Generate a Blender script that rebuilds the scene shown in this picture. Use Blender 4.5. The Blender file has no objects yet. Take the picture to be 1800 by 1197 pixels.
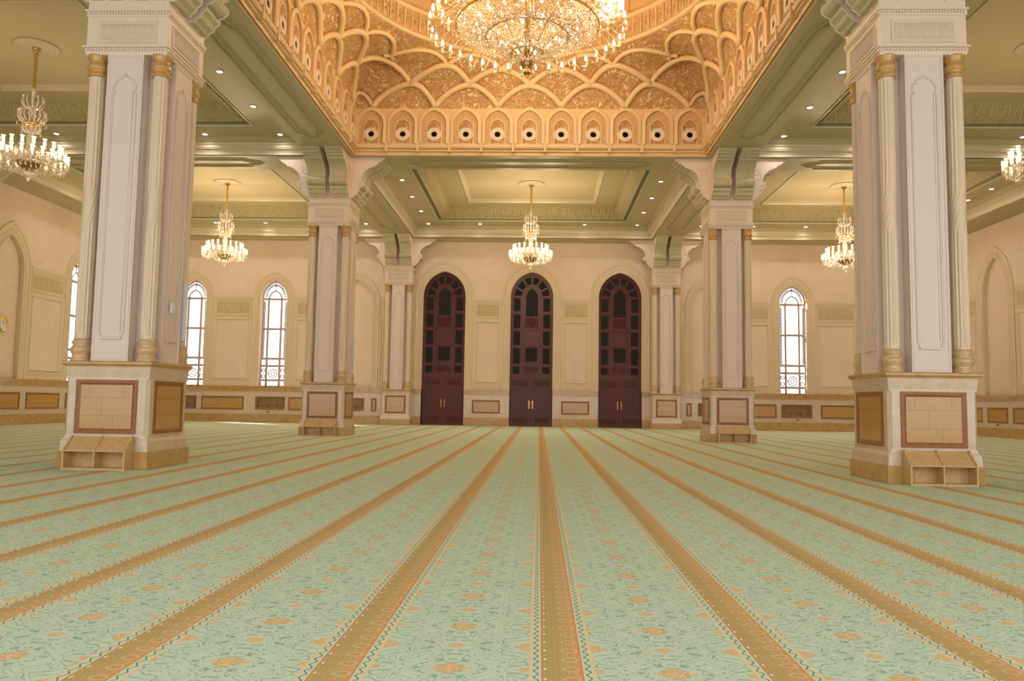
import bpy, math, random
from mathutils import Vector, Matrix
random.seed(7)
PI = math.pi
S = bpy.context.scene
C = S.collection

# ------------------------------------------------------------------ camera
def make_camera():
    yaw, pit, roll = 0.0355, 0.0797, -0.0155
    def R(x, y, z):
        c, s = math.cos(-roll), math.sin(-roll)
        x, z = c*x - s*z, s*x + c*z
        c, s = math.cos(pit), math.sin(pit)
        y, z = c*y - s*z, s*y + c*z
        c, s = math.cos(yaw), math.sin(yaw)
        x, y = c*x - s*y, s*x + c*y
        return Vector((x, y, z))
    rt, fw, up = R(1, 0, 0), R(0, 1, 0), R(0, 0, 1)
    cd = bpy.data.cameras.new('camera')
    cam = bpy.data.objects.new('camera', cd); C.objects.link(cam)
    M = Matrix((rt, up, -fw)).transposed().to_4x4()
    M.translation = Vector((0.48, 0.0, 1.323))
    cam.matrix_world = M
    cd.sensor_fit = 'HORIZONTAL'; cd.sensor_width = 36.0
    cd.lens = 1369.0/1800*36
    cd.clip_start = 0.05; cd.clip_end = 400
    S.camera = cam
make_camera()

# ------------------------------------------------------------------ world, sun, exposure
W = bpy.data.worlds.new('world'); S.world = W; W.use_nodes = True
W.node_tree.nodes['Background'].inputs[0].default_value = (1.0, 0.94, 0.95, 1)
W.node_tree.nodes['Background'].inputs[1].default_value = 2.1
sun = bpy.data.lights.new('sun', 'SUN'); sun.energy = 40.0; sun.angle = 0.009; sun.color = (1.0, 0.96, 0.88)
so = bpy.data.objects.new('sun', sun); C.objects.link(so)
so.rotation_mode = 'QUATERNION'
so.rotation_quaternion = Vector((0.80, -0.50, -1.0)).to_track_quat('-Z', 'Y')
S.view_settings.view_transform = 'Standard'; S.view_settings.look = 'None'
S.view_settings.gamma = 1.0; S.view_settings.use_curve_mapping = False
S.view_settings.exposure = 0.14
WARM = (1.0, 0.73, 0.47)
P_SMALL, P_MID, P_BIG, P_SPOT = 540.0, 110.0, 105.0, 70.0
S.cycles.max_bounces = 8; S.cycles.diffuse_bounces = 5; S.cycles.transparent_max_bounces = 24
S.cycles.sample_clamp_indirect = 4.0
S.cycles.caustics_reflective = False; S.cycles.caustics_refractive = False

def lamp(name, kind, loc, power, color, size=0.1, rot=None, spot=None):
    l = bpy.data.lights.new(name, kind); l.energy = power; l.color = color
    if kind == 'POINT' or kind == 'SPOT': l.shadow_soft_size = size
    if kind == 'SPOT': l.spot_size = spot; l.spot_blend = 0.8
    o = bpy.data.objects.new(name, l); C.objects.link(o); o.location = loc
    if rot: o.rotation_euler = rot
    return o

# ------------------------------------------------------------------ node expression helper
class NT:
    def __init__(s, mat): s.t = mat.node_tree; s.n = s.t.nodes; s.l = s.t.links
    def math(s, op, a, b=None, c=None):
        n = s.n.new('ShaderNodeMath'); n.operation = op
        for i, v in enumerate((a, b, c)):
            if v is None: continue
            if isinstance(v, X): s.l.new(v.s, n.inputs[i])
            else: n.inputs[i].default_value = v
        return X(s, n.outputs[0])
    def noise(s, vec, scale, detail=2.0, rough=0.5, dist=0.0):
        n = s.n.new('ShaderNodeTexNoise'); n.inputs['Scale'].default_value = scale
        n.inputs['Detail'].default_value = detail; n.inputs['Roughness'].default_value = rough
        n.inputs['Distortion'].default_value = dist
        if vec is not None: s.l.new(vec, n.inputs['Vector'])
        return X(s, n.outputs['Fac'])
    def comb(s, x, y, z=0.0):
        n = s.n.new('ShaderNodeCombineXYZ')
        for i, v in enumerate((x, y, z)):
            if isinstance(v, X): s.l.new(v.s, n.inputs[i])
            else: n.inputs[i].default_value = v
        return n.outputs[0]
    def obj(s):
        n = s.n.new('ShaderNodeTexCoord'); m = s.n.new('ShaderNodeSeparateXYZ')
        s.l.new(n.outputs['Object'], m.inputs[0])
        return n.outputs['Object'], X(s, m.outputs[0]), X(s, m.outputs[1]), X(s, m.outputs[2])
    def mix(s, f, a, b):
        n = s.n.new('ShaderNodeMix'); n.data_type = 'RGBA'
        for v, i in ((f, 0), (a, 6), (b, 7)):
            if isinstance(v, X): s.l.new(v.s, n.inputs[i])
            elif hasattr(v, 'is_output'): s.l.new(v, n.inputs[i])
            elif i == 0: n.inputs[0].default_value = v
            else: n.inputs[i].default_value = (*v, 1) if len(v) == 3 else v
        return n.outputs[2]
class X:
    def __init__(s, nt, sock): s.nt = nt; s.s = sock
    def __add__(s, o): return s.nt.math('ADD', s, o)
    __radd__ = __add__
    def __mul__(s, o): return s.nt.math('MULTIPLY', s, o)
    __rmul__ = __mul__
    def __sub__(s, o): return s.nt.math('SUBTRACT', s, o)
    def __rsub__(s, o): return s.nt.math('SUBTRACT', o, s)
    def __truediv__(s, o): return s.nt.math('DIVIDE', s, o)
    def abs(s): return s.nt.math('ABSOLUTE', s)
    def fract(s): return s.nt.math('FRACT', s)
    def sin(s): return s.nt.math('SINE', s)
    def lt(s, o): return s.nt.math('LESS_THAN', s, o)
    def gt(s, o): return s.nt.math('GREATER_THAN', s, o)
    def min(s, o): return s.nt.math('MINIMUM', s, o)
    def max(s, o): return s.nt.math('MAXIMUM', s, o)

def srgb(r, g, b):
    f = lambda c: (c/255/12.92) if c/255 <= 0.04045 else ((c/255+0.055)/1.055)**2.4
    return (f(r), f(g), f(b))
def M(name, col, rough=0.5, metal=0.0, spec=0.5, coat=0.0):
    m = bpy.data.materials.new(name); m.use_nodes = True
    b = m.node_tree.nodes['Principled BSDF']
    b.inputs['Base Color'].default_value = (*col, 1); b.inputs['Roughness'].default_value = rough
    b.inputs['Metallic'].default_value = metal; b.inputs['Specular IOR Level'].default_value = spec
    b.inputs['Coat Weight'].default_value = coat; b.inputs['Coat Roughness'].default_value = 0.08
    return m
def vary(m, col2, scale=3.0, detail=4.0, lo=0.35, hi=0.7, bump=0.0):
    nt = NT(m); b = nt.n['Principled BSDF']; c = tuple(b.inputs['Base Color'].default_value)[:3]
    o, x, y, z = nt.obj(); f = nt.noise(o, scale, detail, 0.6)
    f = nt.math('MULTIPLY', nt.math('SUBTRACT', f, lo), 1/(hi-lo)).max(0.0).min(1.0)
    nt.l.new(nt.mix(f, c, col2), b.inputs['Base Color'])
    if bump:
        bn = nt.n.new('ShaderNodeBump'); bn.inputs['Strength'].default_value = bump; bn.inputs['Distance'].default_value = 0.01
        nt.l.new(f.s, bn.inputs['Height']); nt.l.new(bn.outputs[0], b.inputs['Normal'])
    return m
def relief(name, base, line, scale, width=0.035, rough=0.5, bump=0.5, dist=1.2):
    m = M(name, base, rough); nt = NT(m); b = nt.n['Principled BSDF']
    o, x, y, z = nt.obj()
    d = None
    for sc, off in ((scale, 0.0), (scale*1.45, 9.3)):
        v = nt.comb(x+off, y+off, z)
        q = (nt.noise(v, sc, 0.5, 0.4, dist)-0.5).abs()
        d = q if d is None else d.min(q)
    f = (1.0 - (d/width).min(1.0))
    nt.l.new(nt.mix(f, base, line), b.inputs['Base Color'])
    bn = nt.n.new('ShaderNodeBump'); bn.inputs['Strength'].default_value = bump; bn.inputs['Distance'].default_value = 0.03
    nt.l.new(f.s, bn.inputs['Height']); nt.l.new(bn.outputs[0], b.inputs['Normal'])
    return m
def emis(name, col, strength, sample=False):
    m = bpy.data.materials.new(name); m.use_nodes = True; n = m.node_tree.nodes; n.clear()
    e = n.new('ShaderNodeEmission'); e.inputs[0].default_value = (*col, 1); e.inputs[1].default_value = strength
    o = n.new('ShaderNodeOutputMaterial'); m.node_tree.links.new(e.outputs[0], o.inputs[0])
    m.cycles.emission_sampling = 'AUTO' if sample else 'NONE'
    return m
def glassy(name, tint, trans=0.5, rough=0.05, emit=0.0, ecol=(1, .8, .5)):
    m = bpy.data.materials.new(name); m.use_nodes = True; t = m.node_tree; n = t.nodes; n.clear()
    tr = n.new('ShaderNodeBsdfTransparent'); tr.inputs[0].default_value = (*tint, 1)
    gl = n.new('ShaderNodeBsdfPrincipled'); gl.inputs['Base Color'].default_value = (*tint, 1)
    gl.inputs['Roughness'].default_value = rough; gl.inputs['Specular IOR Level'].default_value = 1.0
    gl.inputs['Metallic'].default_value = 0.35
    gl.inputs['Emission Color'].default_value = (*ecol, 1); gl.inputs['Emission Strength'].default_value = emit
    mx = n.new('ShaderNodeMixShader'); mx.inputs[0].default_value = 1-trans
    o = n.new('ShaderNodeOutputMaterial')
    t.links.new(tr.outputs[0], mx.inputs[1]); t.links.new(gl.outputs[0], mx.inputs[2]); t.links.new(mx.outputs[0], o.inputs[0])
    m.cycles.emission_sampling = 'NONE'
    return m

plaster = vary(M('plaster', srgb(233, 213, 191), 0.75), srgb(228, 206, 182), 1.5)
mould = M('moulding_paint', srgb(224, 206, 174), 0.5)
tabletbase = M('tablet_ground', srgb(200, 180, 140), 0.6)
cream = M('cream_stone', srgb(226, 210, 192), 0.42)
creamgloss = M('cream_gloss', srgb(214, 202, 172), 0.28)
sage = M('sage_paint', srgb(190, 180, 138), 0.45)
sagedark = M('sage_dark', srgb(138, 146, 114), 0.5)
sagelight = M('sage_light', srgb(206, 194, 154), 0.5)
colstone = M('column_stone', srgb(222, 208, 198), 0.45)
colflute = M('flute_stone', srgb(224, 206, 180), 0.42)
goldstone = vary(M('gold_stone', srgb(186, 142, 78), 0.22, coat=0.4), srgb(204, 164, 104), 9, 3)
basestone = vary(M('base_stone', srgb(208, 182, 140), 0.15, coat=0.5), srgb(190, 158, 112), 10, 4)
marble = vary(M('cream_marble', srgb(214, 198, 176), 0.2, coat=0.25), srgb(202, 184, 158), 7, 5)
tan = vary(M('tan_marble', srgb(196, 160, 98), 0.15, coat=0.4), srgb(176, 138, 78), 5, 5)
brown = vary(M('brown_marble', srgb(150, 100, 46), 0.4, coat=0.1), srgb(132, 82, 36), 12, 3)
def tile_mat():
    m = M('inlay_stone', srgb(204, 164, 96), 0.18, coat=0.4); nt = NT(m); b = nt.n['Principled BSDF']
    o, x, y, z = nt.obj(); f = nt.noise(o, 14, 5, 0.65)
    c = nt.mix(f, srgb(200, 160, 96), srgb(172, 130, 70))
    row = (z*3.03 - 1.94)
    l1 = ((row.fract()-0.5).abs()).gt(0.485)
    rid = nt.math('FLOOR', row); cl = (((x+y)*1.55+rid*0.37).fract()-0.5).abs().gt(0.492)
    l1 = l1.max(cl)*0.8
    nt.l.new(nt.mix(l1, c, srgb(140, 104, 56)), b.inputs['Base Color'])
    return m
inlay = tile_mat()
wood = vary(M('dark_wood', srgb(94, 36, 20), 0.4), srgb(70, 24, 14), 6, 4)
woodlight = M('door_wood', srgb(84, 30, 26), 0.4)
navy = relief('lattice_glass', srgb(16, 12, 22), srgb(40, 18, 18), 14, 0.03, 0.75, 0.3)
carved = relief('carved_wood', srgb(84, 36, 22), srgb(120, 58, 34), 9, 0.05, 0.4, 0.8)
brass = M('brass', (0.80, 0.55, 0.20), 0.22, 1.0)
gold = M('gilt_metal', (0.85, 0.58, 0.22), 0.3, 1.0)
darkgold = M('dark_gilt', (0.42, 0.30, 0.12), 0.3, 1.0)
crystal = glassy('crystal', (1.0, 0.96, 0.9), 0.5, 0.05)
crystalb = glassy('crystal_bead', (1.0, 0.86, 0.68), 0.15, 0.1)
shadeglow = emis('lit_lamp_glass', (1.0, 0.70, 0.36), 2.4)
bulbglow = emis('lit_bulb', (1.0, 0.80, 0.50), 6.0)
downglow = emis('downlight_lamp', (0.96, 0.94, 1.0), 14.0)
white = M('white_plastic', (0.78, 0.80, 0.84), 0.4)
speakergrey = M('speaker_grey', (0.50, 0.54, 0.60), 0.4)
black = M('black_void', (0.006, 0.006, 0.006), 0.9, spec=0.1)
domeline = M('dome_line', srgb(186, 124, 62), 0.5)
holering = M('porthole_ring', srgb(232, 214, 190), 0.4)
shelfdark = M('shelf_wood', srgb(182, 152, 104), 0.5)
winframe = M('window_frame', srgb(180, 166, 158), 0.4)
wingrille = M('window_grille', srgb(120, 104, 100), 0.5)
pane = glassy('window_pane', (1, 1, 1), 0.93, 0.02)
tint = glassy('tinted_pane', (0.86, 0.80, 0.95), 0.8, 0.1)
domecream = M('dome_cream', srgb(226, 200, 158), 0.5)
domewall = M('dome_wall', srgb(222, 190, 140), 0.55)
domerelief = relief('dome_arabesque', srgb(196, 148, 92), srgb(250, 226, 182), 4.8, 0.065, 0.55, 1.0)
domelattice = relief('dome_lattice', srgb(208, 166, 112), srgb(242, 216, 174), 10, 0.06, 0.55, 0.6)
relcream = relief('carved_plaster', srgb(212, 194, 156), srgb(232, 218, 186), 6, 0.04, 0.5, 1.0)
clockface = M('clock_face', (0.8, 0.8, 0.82), 0.4)
slab = M('floor_slab', (0.4, 0.38, 0.34), 0.7)

# frieze of leaves: real relief colour pattern along the run of the coffer
def frieze_mat():
    m = M('leaf_frieze', srgb(206, 192, 146), 0.5); nt = NT(m); b = nt.n['Principled BSDF']
    o, x, y, z = nt.obj()
    n = nt.n.new('ShaderNodeNewGeometry'); sp = nt.n.new('ShaderNodeSeparateXYZ'); nt.l.new(n.outputs['Normal'], sp.inputs[0])
    isx = X(nt, sp.outputs[0]).abs().gt(0.4)
    u = y*isx + x*(1.0-isx)
    a = (u*2.4).fract()-0.5
    h = (z-11.1)/0.56
    st = (a.abs() - (h*0.34+0.06)).abs()
    f = (1.0-(st/0.09).min(1.0)).max(1.0-(a.abs()/0.06).min(1.0))
    n2 = (nt.noise(o, 11, 1, 0.5, 1.0)-0.5).abs()
    f = f.max((1.0-(n2/0.04).min(1.0))*0.7)
    nt.l.new(nt.mix(f, srgb(190, 176, 128), srgb(222, 208, 166)), b.inputs['Base Color'])
    bn = nt.n.new('ShaderNodeBump'); bn.inputs['Strength'].default_value = 0.9; bn.inputs['Distance'].default_value = 0.04
    nt.l.new(f.s, bn.inputs['Height']); nt.l.new(bn.outputs[0], b.inputs['Normal'])
    return m
friezem = frieze_mat()

# the woven carpet: sage field with scrolls and medallions between brown borders
def carpet_mat():
    m = M('woven_carpet', srgb(180, 200, 172), 0.95, spec=0.15); nt = NT(m); b = nt.n['Principled BSDF']
    o, x, y, z = nt.obj()
    P, Q = 1.12, 0.73
    s = ((x-0.613)/P+0.5+40.0).fract()-0.5          # -0.5..0.5, 0 at the border's middle
    sx = s*P
    ax = sx.abs()
    fx = (P/2)-ax                                    # 0 at the field's middle
    ty = ((y-3.99)/Q+40.5).fract()-0.5               # 0 at the big medallion
    tb = ((y-3.99)/Q+40.0).fract()-0.5               # 0 at the small medallion
    my = ty.abs()*Q
    mb = tb.abs()*Q
    # scroll lines, mirrored in the field's middle and each medallion row
    vec = nt.comb(fx, my, 0.0)
    n1 = ((nt.noise(vec, 10, 0.3, 0.5, 0.9)*4.5).fract()-0.5).abs()
    n2 = (nt.noise(nt.comb(fx+5.0, my+3.0, 0.0), 19, 0.5, 0.5, 0.8)-0.5).abs()
    line = ((1.0-(n1/0.15).min(1.0))*1.1).max((1.0-(n2/0.022).min(1.0))*0.6).min(1.0)
    blot = nt.noise(nt.comb(fx, my, 7.0), 26, 1, 0.5).gt(0.68)*0.3
    col = nt.mix(line.max(blot), srgb(199, 220, 199), srgb(138, 178, 160))
    def diamond(dx, dy, a, bb):
        return 1.0-(((dx/a)+(dy/bb)-0.72)/0.28).max(0.0).min(1.0)
    rag = (nt.noise(o, 55, 1, 0.5)-0.5)*1.1
    def dia(dx, dy, a, bb):
        v = (dx*(1.0/a)) + (dy*(1.0/bb)) + rag
        return 1.0 - ((v-0.8)*4.0).max(0.0).min(1.0)
    big = dia(fx, my, 0.12, 0.085)
    small = dia(fx, mb, 0.07, 0.05)
    e = (ax-0.165).abs()
    bigb = dia(e, mb, 0.10, 0.085)
    smallb = dia(e, my, 0.06, 0.05)
    med = big.max(small).max(bigb).max(smallb)
    medc = nt.mix(((nt.noise(o, 70, 1, 0.5)-0.45)*8.0).max(0.0).min(1.0), srgb(222, 164, 100), srgb(230, 206, 158))
    col = nt.mix(med*0.8, col, medc)
    # border strip
    strip = ax.lt(0.165)
    col = nt.mix(strip, col, srgb(208, 216, 190))
    col = nt.mix(((ax-0.161).abs()).lt(0.0045), col, srgb(232, 204, 156))
    wave = (y*(2*PI/0.09)).sin()*0.011
    zig = ((ax-0.131-wave).abs()).lt(0.0045)
    col = nt.mix(zig, col, srgb(84, 146, 124))
    brn = ax.lt(0.1)
    tt = (y/0.146).fract()-0.5
    lo = nt.noise(nt.comb(sx*1.0, tt.abs()*0.45, 0.0), 34, 2, 0.6, 0.8)
    bc = nt.mix(((lo-0.50+sx*1.2)*7.0).max(0.0).min(1.0), srgb(180, 162, 108), srgb(228, 160, 98))
    loop = ((((sx-0.045)*(1/0.045))*((sx-0.045)*(1/0.045)) + (tt*(1/0.26))*(tt*(1/0.26)))-0.8).abs().lt(0.35)
    dots = nt.noise(nt.comb(sx, tt.abs()*0.146, 3.0), 75, 1, 0.5).gt(0.60)
    bc = nt.mix(loop.max(dots)*0.55, bc, srgb(206, 204, 168))
    tri = ((sx+0.085).abs()+tt.abs()*0.06).lt(0.009)
    bc = nt.mix(tri, bc, srgb(232, 226, 196))
    col = nt.mix(brn, col, bc)
    col = nt.mix(((ax-0.1).abs()).lt(0.004), col, srgb(210, 142, 92))
    nt.l.new(col, b.inputs['Base Color'])
    return m
carpet_m = carpet_mat()

# ------------------------------------------------------------------ mesh builder
class MB:
    def __init__(s): s.v = []; s.f = []; s.mi = []; s.sm = []; s.cur = 0; s.smooth = False; s.T = None
    def P(s, p):
        if s.T: p = s.T(*p)
        s.v.append(tuple(p)); return len(s.v)-1
    def F(s, *idx):
        s.f.append(idx); s.mi.append(s.cur); s.sm.append(s.smooth)
    def box(s, x0, y0, z0, x1, y1, z1):
        i = [s.P(p) for p in ((x0,y0,z0),(x1,y0,z0),(x1,y1,z0),(x0,y1,z0),(x0,y0,z1),(x1,y0,z1),(x1,y1,z1),(x0,y1,z1))]
        for q in ((0,3,2,1),(4,5,6,7),(0,1,5,4),(1,2,6,5),(2,3,7,6),(3,0,4,7)): s.F(*[i[k] for k in q])
    def loft(s, rings, closed=True, cap=False):
        R = [[s.P(p) for p in r] for r in rings]; n = len(R[0])
        for a, b in zip(R, R[1:]):
            for k in range(n if closed else n-1):
                j = (k+1) % n; s.F(a[k], a[j], b[j], b[k])
        if cap: s.F(*R[0][::-1]); s.F(*R[-1])
    def prism(s, pts, fn, a, b, capmi=None):
        A = [s.P(fn(u, v, a)) for u, v in pts]; B = [s.P(fn(u, v, b)) for u, v in pts]; n = len(pts)
        for k in range(n):
            j = (k+1) % n; s.F(A[k], A[j], B[j], B[k])
        c = s.cur
        if capmi is not None: s.cur = capmi
        s.F(*A[::-1]); s.F(*B); s.cur = c
    def lathe(s, cx, cy, prof, n=24, cap=True, mod=None):
        sm = s.smooth; s.smooth = True
        rings = []
        for r, z in prof:
            rings.append([(cx+(r if not mod else r*mod(2*PI*k/n, z))*math.cos(2*PI*k/n), cy+(r if not mod else r*mod(2*PI*k/n, z))*math.sin(2*PI*k/n), z) for k in range(n)])
        s.loft(rings, True, cap); s.smooth = sm
    def tube(s, pts, r, n=6, closed=False, r2=None):
        sm = s.smooth; s.smooth = True
        pts = [Vector(p) for p in pts]; m = len(pts); rings = []
        up = Vector((0, 0, 1)); prev = None
        for i, p in enumerate(pts):
            d = (pts[(i+1) % m]-pts[i-1]) if closed else (pts[min(i+1, m-1)]-pts[max(i-1, 0)])
            if d.length < 1e-9: d = Vector((0, 0, 1))
            d.normalize()
            if prev is None:
                a = d.cross(up)
                if a.length < 0.2: a = d.cross(Vector((1, 0, 0)))
            else: a = prev - d*prev.dot(d)
            a.normalize(); prev = a; bb = d.cross(a)
            rr = r if r2 is None else r+(r2-r)*i/(m-1)
            rings.append([p+a*math.cos(2*PI*k/n)*rr+bb*math.sin(2*PI*k/n)*rr for k in range(n)])
        if closed: rings.append(rings[0])
        s.loft(rings, True, not closed); s.smooth = sm
    def build(s, name, mats, parent=None):
        me = bpy.data.meshes.new(name); me.from_pydata(s.v, [], s.f)
        if not isinstance(mats, (list, tuple)): mats = [mats]
        for m in mats: me.materials.append(m)
        me.polygons.foreach_set('material_index', s.mi)
        me.polygons.foreach_set('use_smooth', s.sm)
        me.update()
        import bmesh
        bm = bmesh.new(); bm.from_mesh(me); bmesh.ops.recalc_face_normals(bm, faces=bm.faces); bm.to_mesh(me); bm.free()
        o = bpy.data.objects.new(name, me); C.objects.link(o)
        if parent: o.parent = parent
        return o
def empty(name, loc=(0, 0, 0), rz=0.0):
    o = bpy.data.objects.new(name, None); C.objects.link(o); o.location = loc; o.rotation_euler = (0, 0, rz); return o
def tag(o, label=None, cat=None, group=None, kind=None):
    if label: o['label'] = label
    if cat: o['category'] = cat
    if group: o['group'] = group
    if kind: o['kind'] = kind
    return o
def struct(name): return tag(empty(name), kind='structure')
KIDS = {}
def kids(o): return [c for c in bpy.data.objects if c.parent == o]
def copy_tree(o, loc=None, rz=None, label=None):
    c = o.copy(); C.objects.link(c)
    if loc is not None: c.location = loc
    if rz is not None: c.rotation_euler = (0, 0, rz)
    if label: c['label'] = label
    for ch in kids(o):
        d = ch.copy(); C.objects.link(d); d.parent = c
        for g in kids(ch):
            e = g.copy(); C.objects.link(e); e.parent = d
    return c

def arc(a, spring, rise, n=10):
    """points of a pointed arch from (-a, spring) over the tip to (a, spring)"""
    R = (a*a+rise*rise)/(2*a); ft = PI-math.acos(max(-1, min(1, (R-a)/R)))
    L = [(R-a+R*math.cos(PI+(ft-PI)*k/n), spring+R*math.sin(PI+(ft-PI)*k/n)) for k in range(n+1)]
    return L + [(-x, z) for x, z in L[::-1]][1:]

# ------------------------------------------------------------------ dimensions
YW = 44.2; XW = 22.9; ZS = 10.5; ZT = 2.04
RX0, RX1 = 6.66, 8.34
BY = [(-2.6, 0.9), (14.1, 15.8), (28.5, 30.15), (42.95, YW)]
TB = lambda u, d, z: (u, YW-d, z)
TL = lambda u, d, z: (-XW+d, u, z)
TR = lambda u, d, z: (XW-d, u, z)

# ------------------------------------------------------------------ floor and carpet
fl = MB(); fl.box(-XW-0.5, -9, -0.3, XW+0.5, YW+0.5, -0.012); tag(fl.build('floor', slab), kind='structure')
cp = MB()
xs = [-XW+0.1, -21.85, -8.36, -6.64, 6.64, 8.36, 21.85, XW-0.1]
ys = [-7.5, 14.08, 15.82, 28.48, 30.24, 43.15, YW-0.1]
for i in range(7):
    for j in range(6):
        if (i in (2, 4) and j in (1, 3, 5)) or (i in (0, 6) and j == 3): continue
        cp.box(xs[i], ys[j], -0.012, xs[i+1], ys[j+1], 0.0)
tag(cp.build('carpet', carpet_m), 'wall-to-wall sage green patterned carpet with brown and orange stripes', 'carpet')

# ------------------------------------------------------------------ walls
def plaster_wall(T, u0, u1, ztop, ops, parent, thick=0.35):
    m = MB(); m.T = T
    def quad(a, b, z0, z1): m.F(m.P((a, 0, z0)), m.P((b, 0, z0)), m.P((b, 0, z1)), m.P((a, 0, z1)))
    cur = u0
    for (c, a, z0, sp, ri, blind) in sorted(ops):
        quad(cur, c-a, ZT-0.1, ztop)
        A = [(c+x, z) for x, z in arc(a, sp, ri)]
        for (xa, za), (xb, zb) in zip(A, A[1:]):
            m.F(m.P((xa, 0, za)), m.P((xb, 0, zb)), m.P((xb, 0, ztop)), m.P((xa, 0, ztop)))
        out = [(c-a, z0)]+A+[(c+a, z0)]
        m.loft([[(x, 0, z) for x, z in out], [(x, -thick, z) for x, z in out]], True)
        if blind:
            m.F(*[m.P((x, -0.16, z)) for x, z in out])
        cur = c+a
    quad(cur, u1, ZT-0.1, ztop)
    # outer face so that no daylight leaks in
    cur = u0
    for (c, a, z0, sp, ri, blind) in sorted(ops):
        w = 0.0 if blind else a
        if w:
            m.box(cur, -thick-0.05, -0.2, c-a, -thick, ztop+1.8); m.box(c-a, -thick-0.05, -0.2, c+a, -thick, z0)
            A = [(c+x, z) for x, z in arc(a, sp, ri)]
            for (xa, za), (xb, zb) in zip(A, A[1:]):
                m.F(m.P((xa, -thick, za)), m.P((xb, -thick, zb)), m.P((xb, -thick, ztop+1.8)), m.P((xa, -thick, ztop+1.8)))
            cur = c+a
    m.box(cur, -thick-0.05, -0.2, u1, -thick, ztop+1.8)
    return m.build('plaster_face', plaster, parent)

def moulding(T, c, a, sp, ri, z0, w, parent, name='arch_moulding'):
    m = MB(); m.T = T
    prof = [(-0.006, -0.15), (-0.006, 0.045), (0.03, 0.06), (0.06, 0.06), (0.075, 0.03), (w-0.12, 0.03), (w-0.10, 0.06), (w-0.03, 0.075), (w, 0.05), (w, 0.0)]
    rings = []
    for d, h in prof:
        k = ri/a if ri/a < 1.25 else 1.25
        A = arc(a+d, sp, ri+d*1.25, 14)
        ring = [(c-a-d, h, z0)]+[(c+x, h, z) for x, z in A]+[(c+a+d, h, z0)]
        rings.append(ring)
    m.loft(rings, False)
    # dentils along the flat band
    dm = w*0.42
    A = [(c-a-dm, z0+0.4)] + [(c+x, z) for x, z in arc(a+dm, sp, ri+dm*1.25, 14)] + [(c+a+dm, z0+0.4)]
    pts = []
    for (xa, za), (xb, zb) in zip(A, A[1:]):
        L = math.hypot(xb-xa, zb-za); n = max(1, round(L/0.17))
        for k in range(n): pts.append((xa+(xb-xa)*(k+0.5)/n, za+(zb-za)*(k+0.5)/n, math.atan2(zb-za, xb-xa)))
    for (x, z, t) in pts:
        ct, st = math.cos(t), math.sin(t)
        q = [(-0.05, -0.07), (0.05, -0.07), (0.05, 0.07), (-0.05, 0.07)]
        m.prism([(x+ct*p-st*r, z+st*p+ct*r) for p, r in q], lambda u, v, d: (u, d, v), 0.028, 0.048)
    return m.build(name, mould, parent)

def frame(m, u0, u1, z0, z1, w, d0, d1):
    """bevelled rectangular frame, outer size u0..u1, z0..z1"""
    def ring(o, d): return [(u0+o, d, z0+o), (u1-o, d, z0+o), (u1-o, d, z1-o), (u0+o, d, z1-o)]
    m.loft([ring(0, d0), ring(0, d1), ring(w*0.55, d1), ring(w, d0+(d1-d0)*0.35), ring(w, d0-0.01)])

def stone_panel(T, u0, u1, parent, z0=0.70, z1=1.45, d=0.05, w=0.09):
    m = MB(); m.T = T; frame(m, u0, u1, z0, z1, w, d, d+0.03); f = m.build('stone_panel_frame', brown, parent)
    p = MB(); p.T = T; p.box(u0+w*0.6, d, z0+w*0.6, u1-w*0.6, d+0.012, z1-w*0.6); p.build('stone_inlay', inlay, f)

def scroll_strokes(m, w, h, seed, arabic):
    """raised strokes centred on 0,0 in the (u, z) plane"""
    rnd = random.Random(seed)
    def st(pts, r=0.022): m.tube([(u, 0.03, z) for u, z in pts], r, 5)
    if arabic:
        n = int(w/0.13)
        for k in range(n):
            u = -w/2+w*(k+0.5)/n+rnd.uniform(-0.02, 0.02); t = rnd.random()
            if t < 0.5: st([(u, -h*0.12), (u-0.01, h*0.15), (u+0.012, h*0.42)], 0.018)
            if t > 0.35:
                r = rnd.uniform(0.07, 0.13); z = rnd.uniform(-h*0.25, -h*0.02)
                st([(u+r*math.cos(a), z+r*0.85*math.sin(a)) for a in [rnd.uniform(2.6, 3.4)+j*0.42 for j in range(9)]], 0.02)
            if t > 0.6: st([(u-0.10, h*0.1), (u-0.03, h*0.02), (u+0.05, h*0.06), (u+0.11, h*0.0)], 0.018)
            st([(u+0.03, -h*0.38+rnd.uniform(0, 0.05)), (u+0.06, -h*0.36)], 0.017)
        for k in range(3):
            u = -w/2+w*(k+0.5)/3; st([(u-w*0.15, h*0.30), (u, h*0.22), (u+w*0.13, h*0.26), (u+w*0.15, h*0.34)], 0.016)
        st([(-w*0.46+w*0.92*j/24, -h*0.2+0.05*math.sin(j*1.3)) for j in range(25)], 0.02)
    else:
        n = max(3, int(w/0.38))
        for k in range(n):
            u = -w/2+w*(k+0.5)/n; s = 1 if k % 2 else -1
            st([(u+s*0.16*(1-j/16)*math.cos(j*0.55), s*0.16*(1-j/18)*math.sin(j*0.55)*1.3) for j in range(15)])
            st([(u-0.19+0.38*j/6, s*0.22*math.cos(j/6*PI)) for j in range(7)], 0.02)
            for q in range(3):
                a = rnd.uniform(0, 6.28); st([(u+0.1*math.cos(a), 0.1*math.sin(a)+s*0.1), (u+0.17*math.cos(a+0.3), 0.2*math.sin(a+0.3)+s*0.08)], 0.026)

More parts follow.
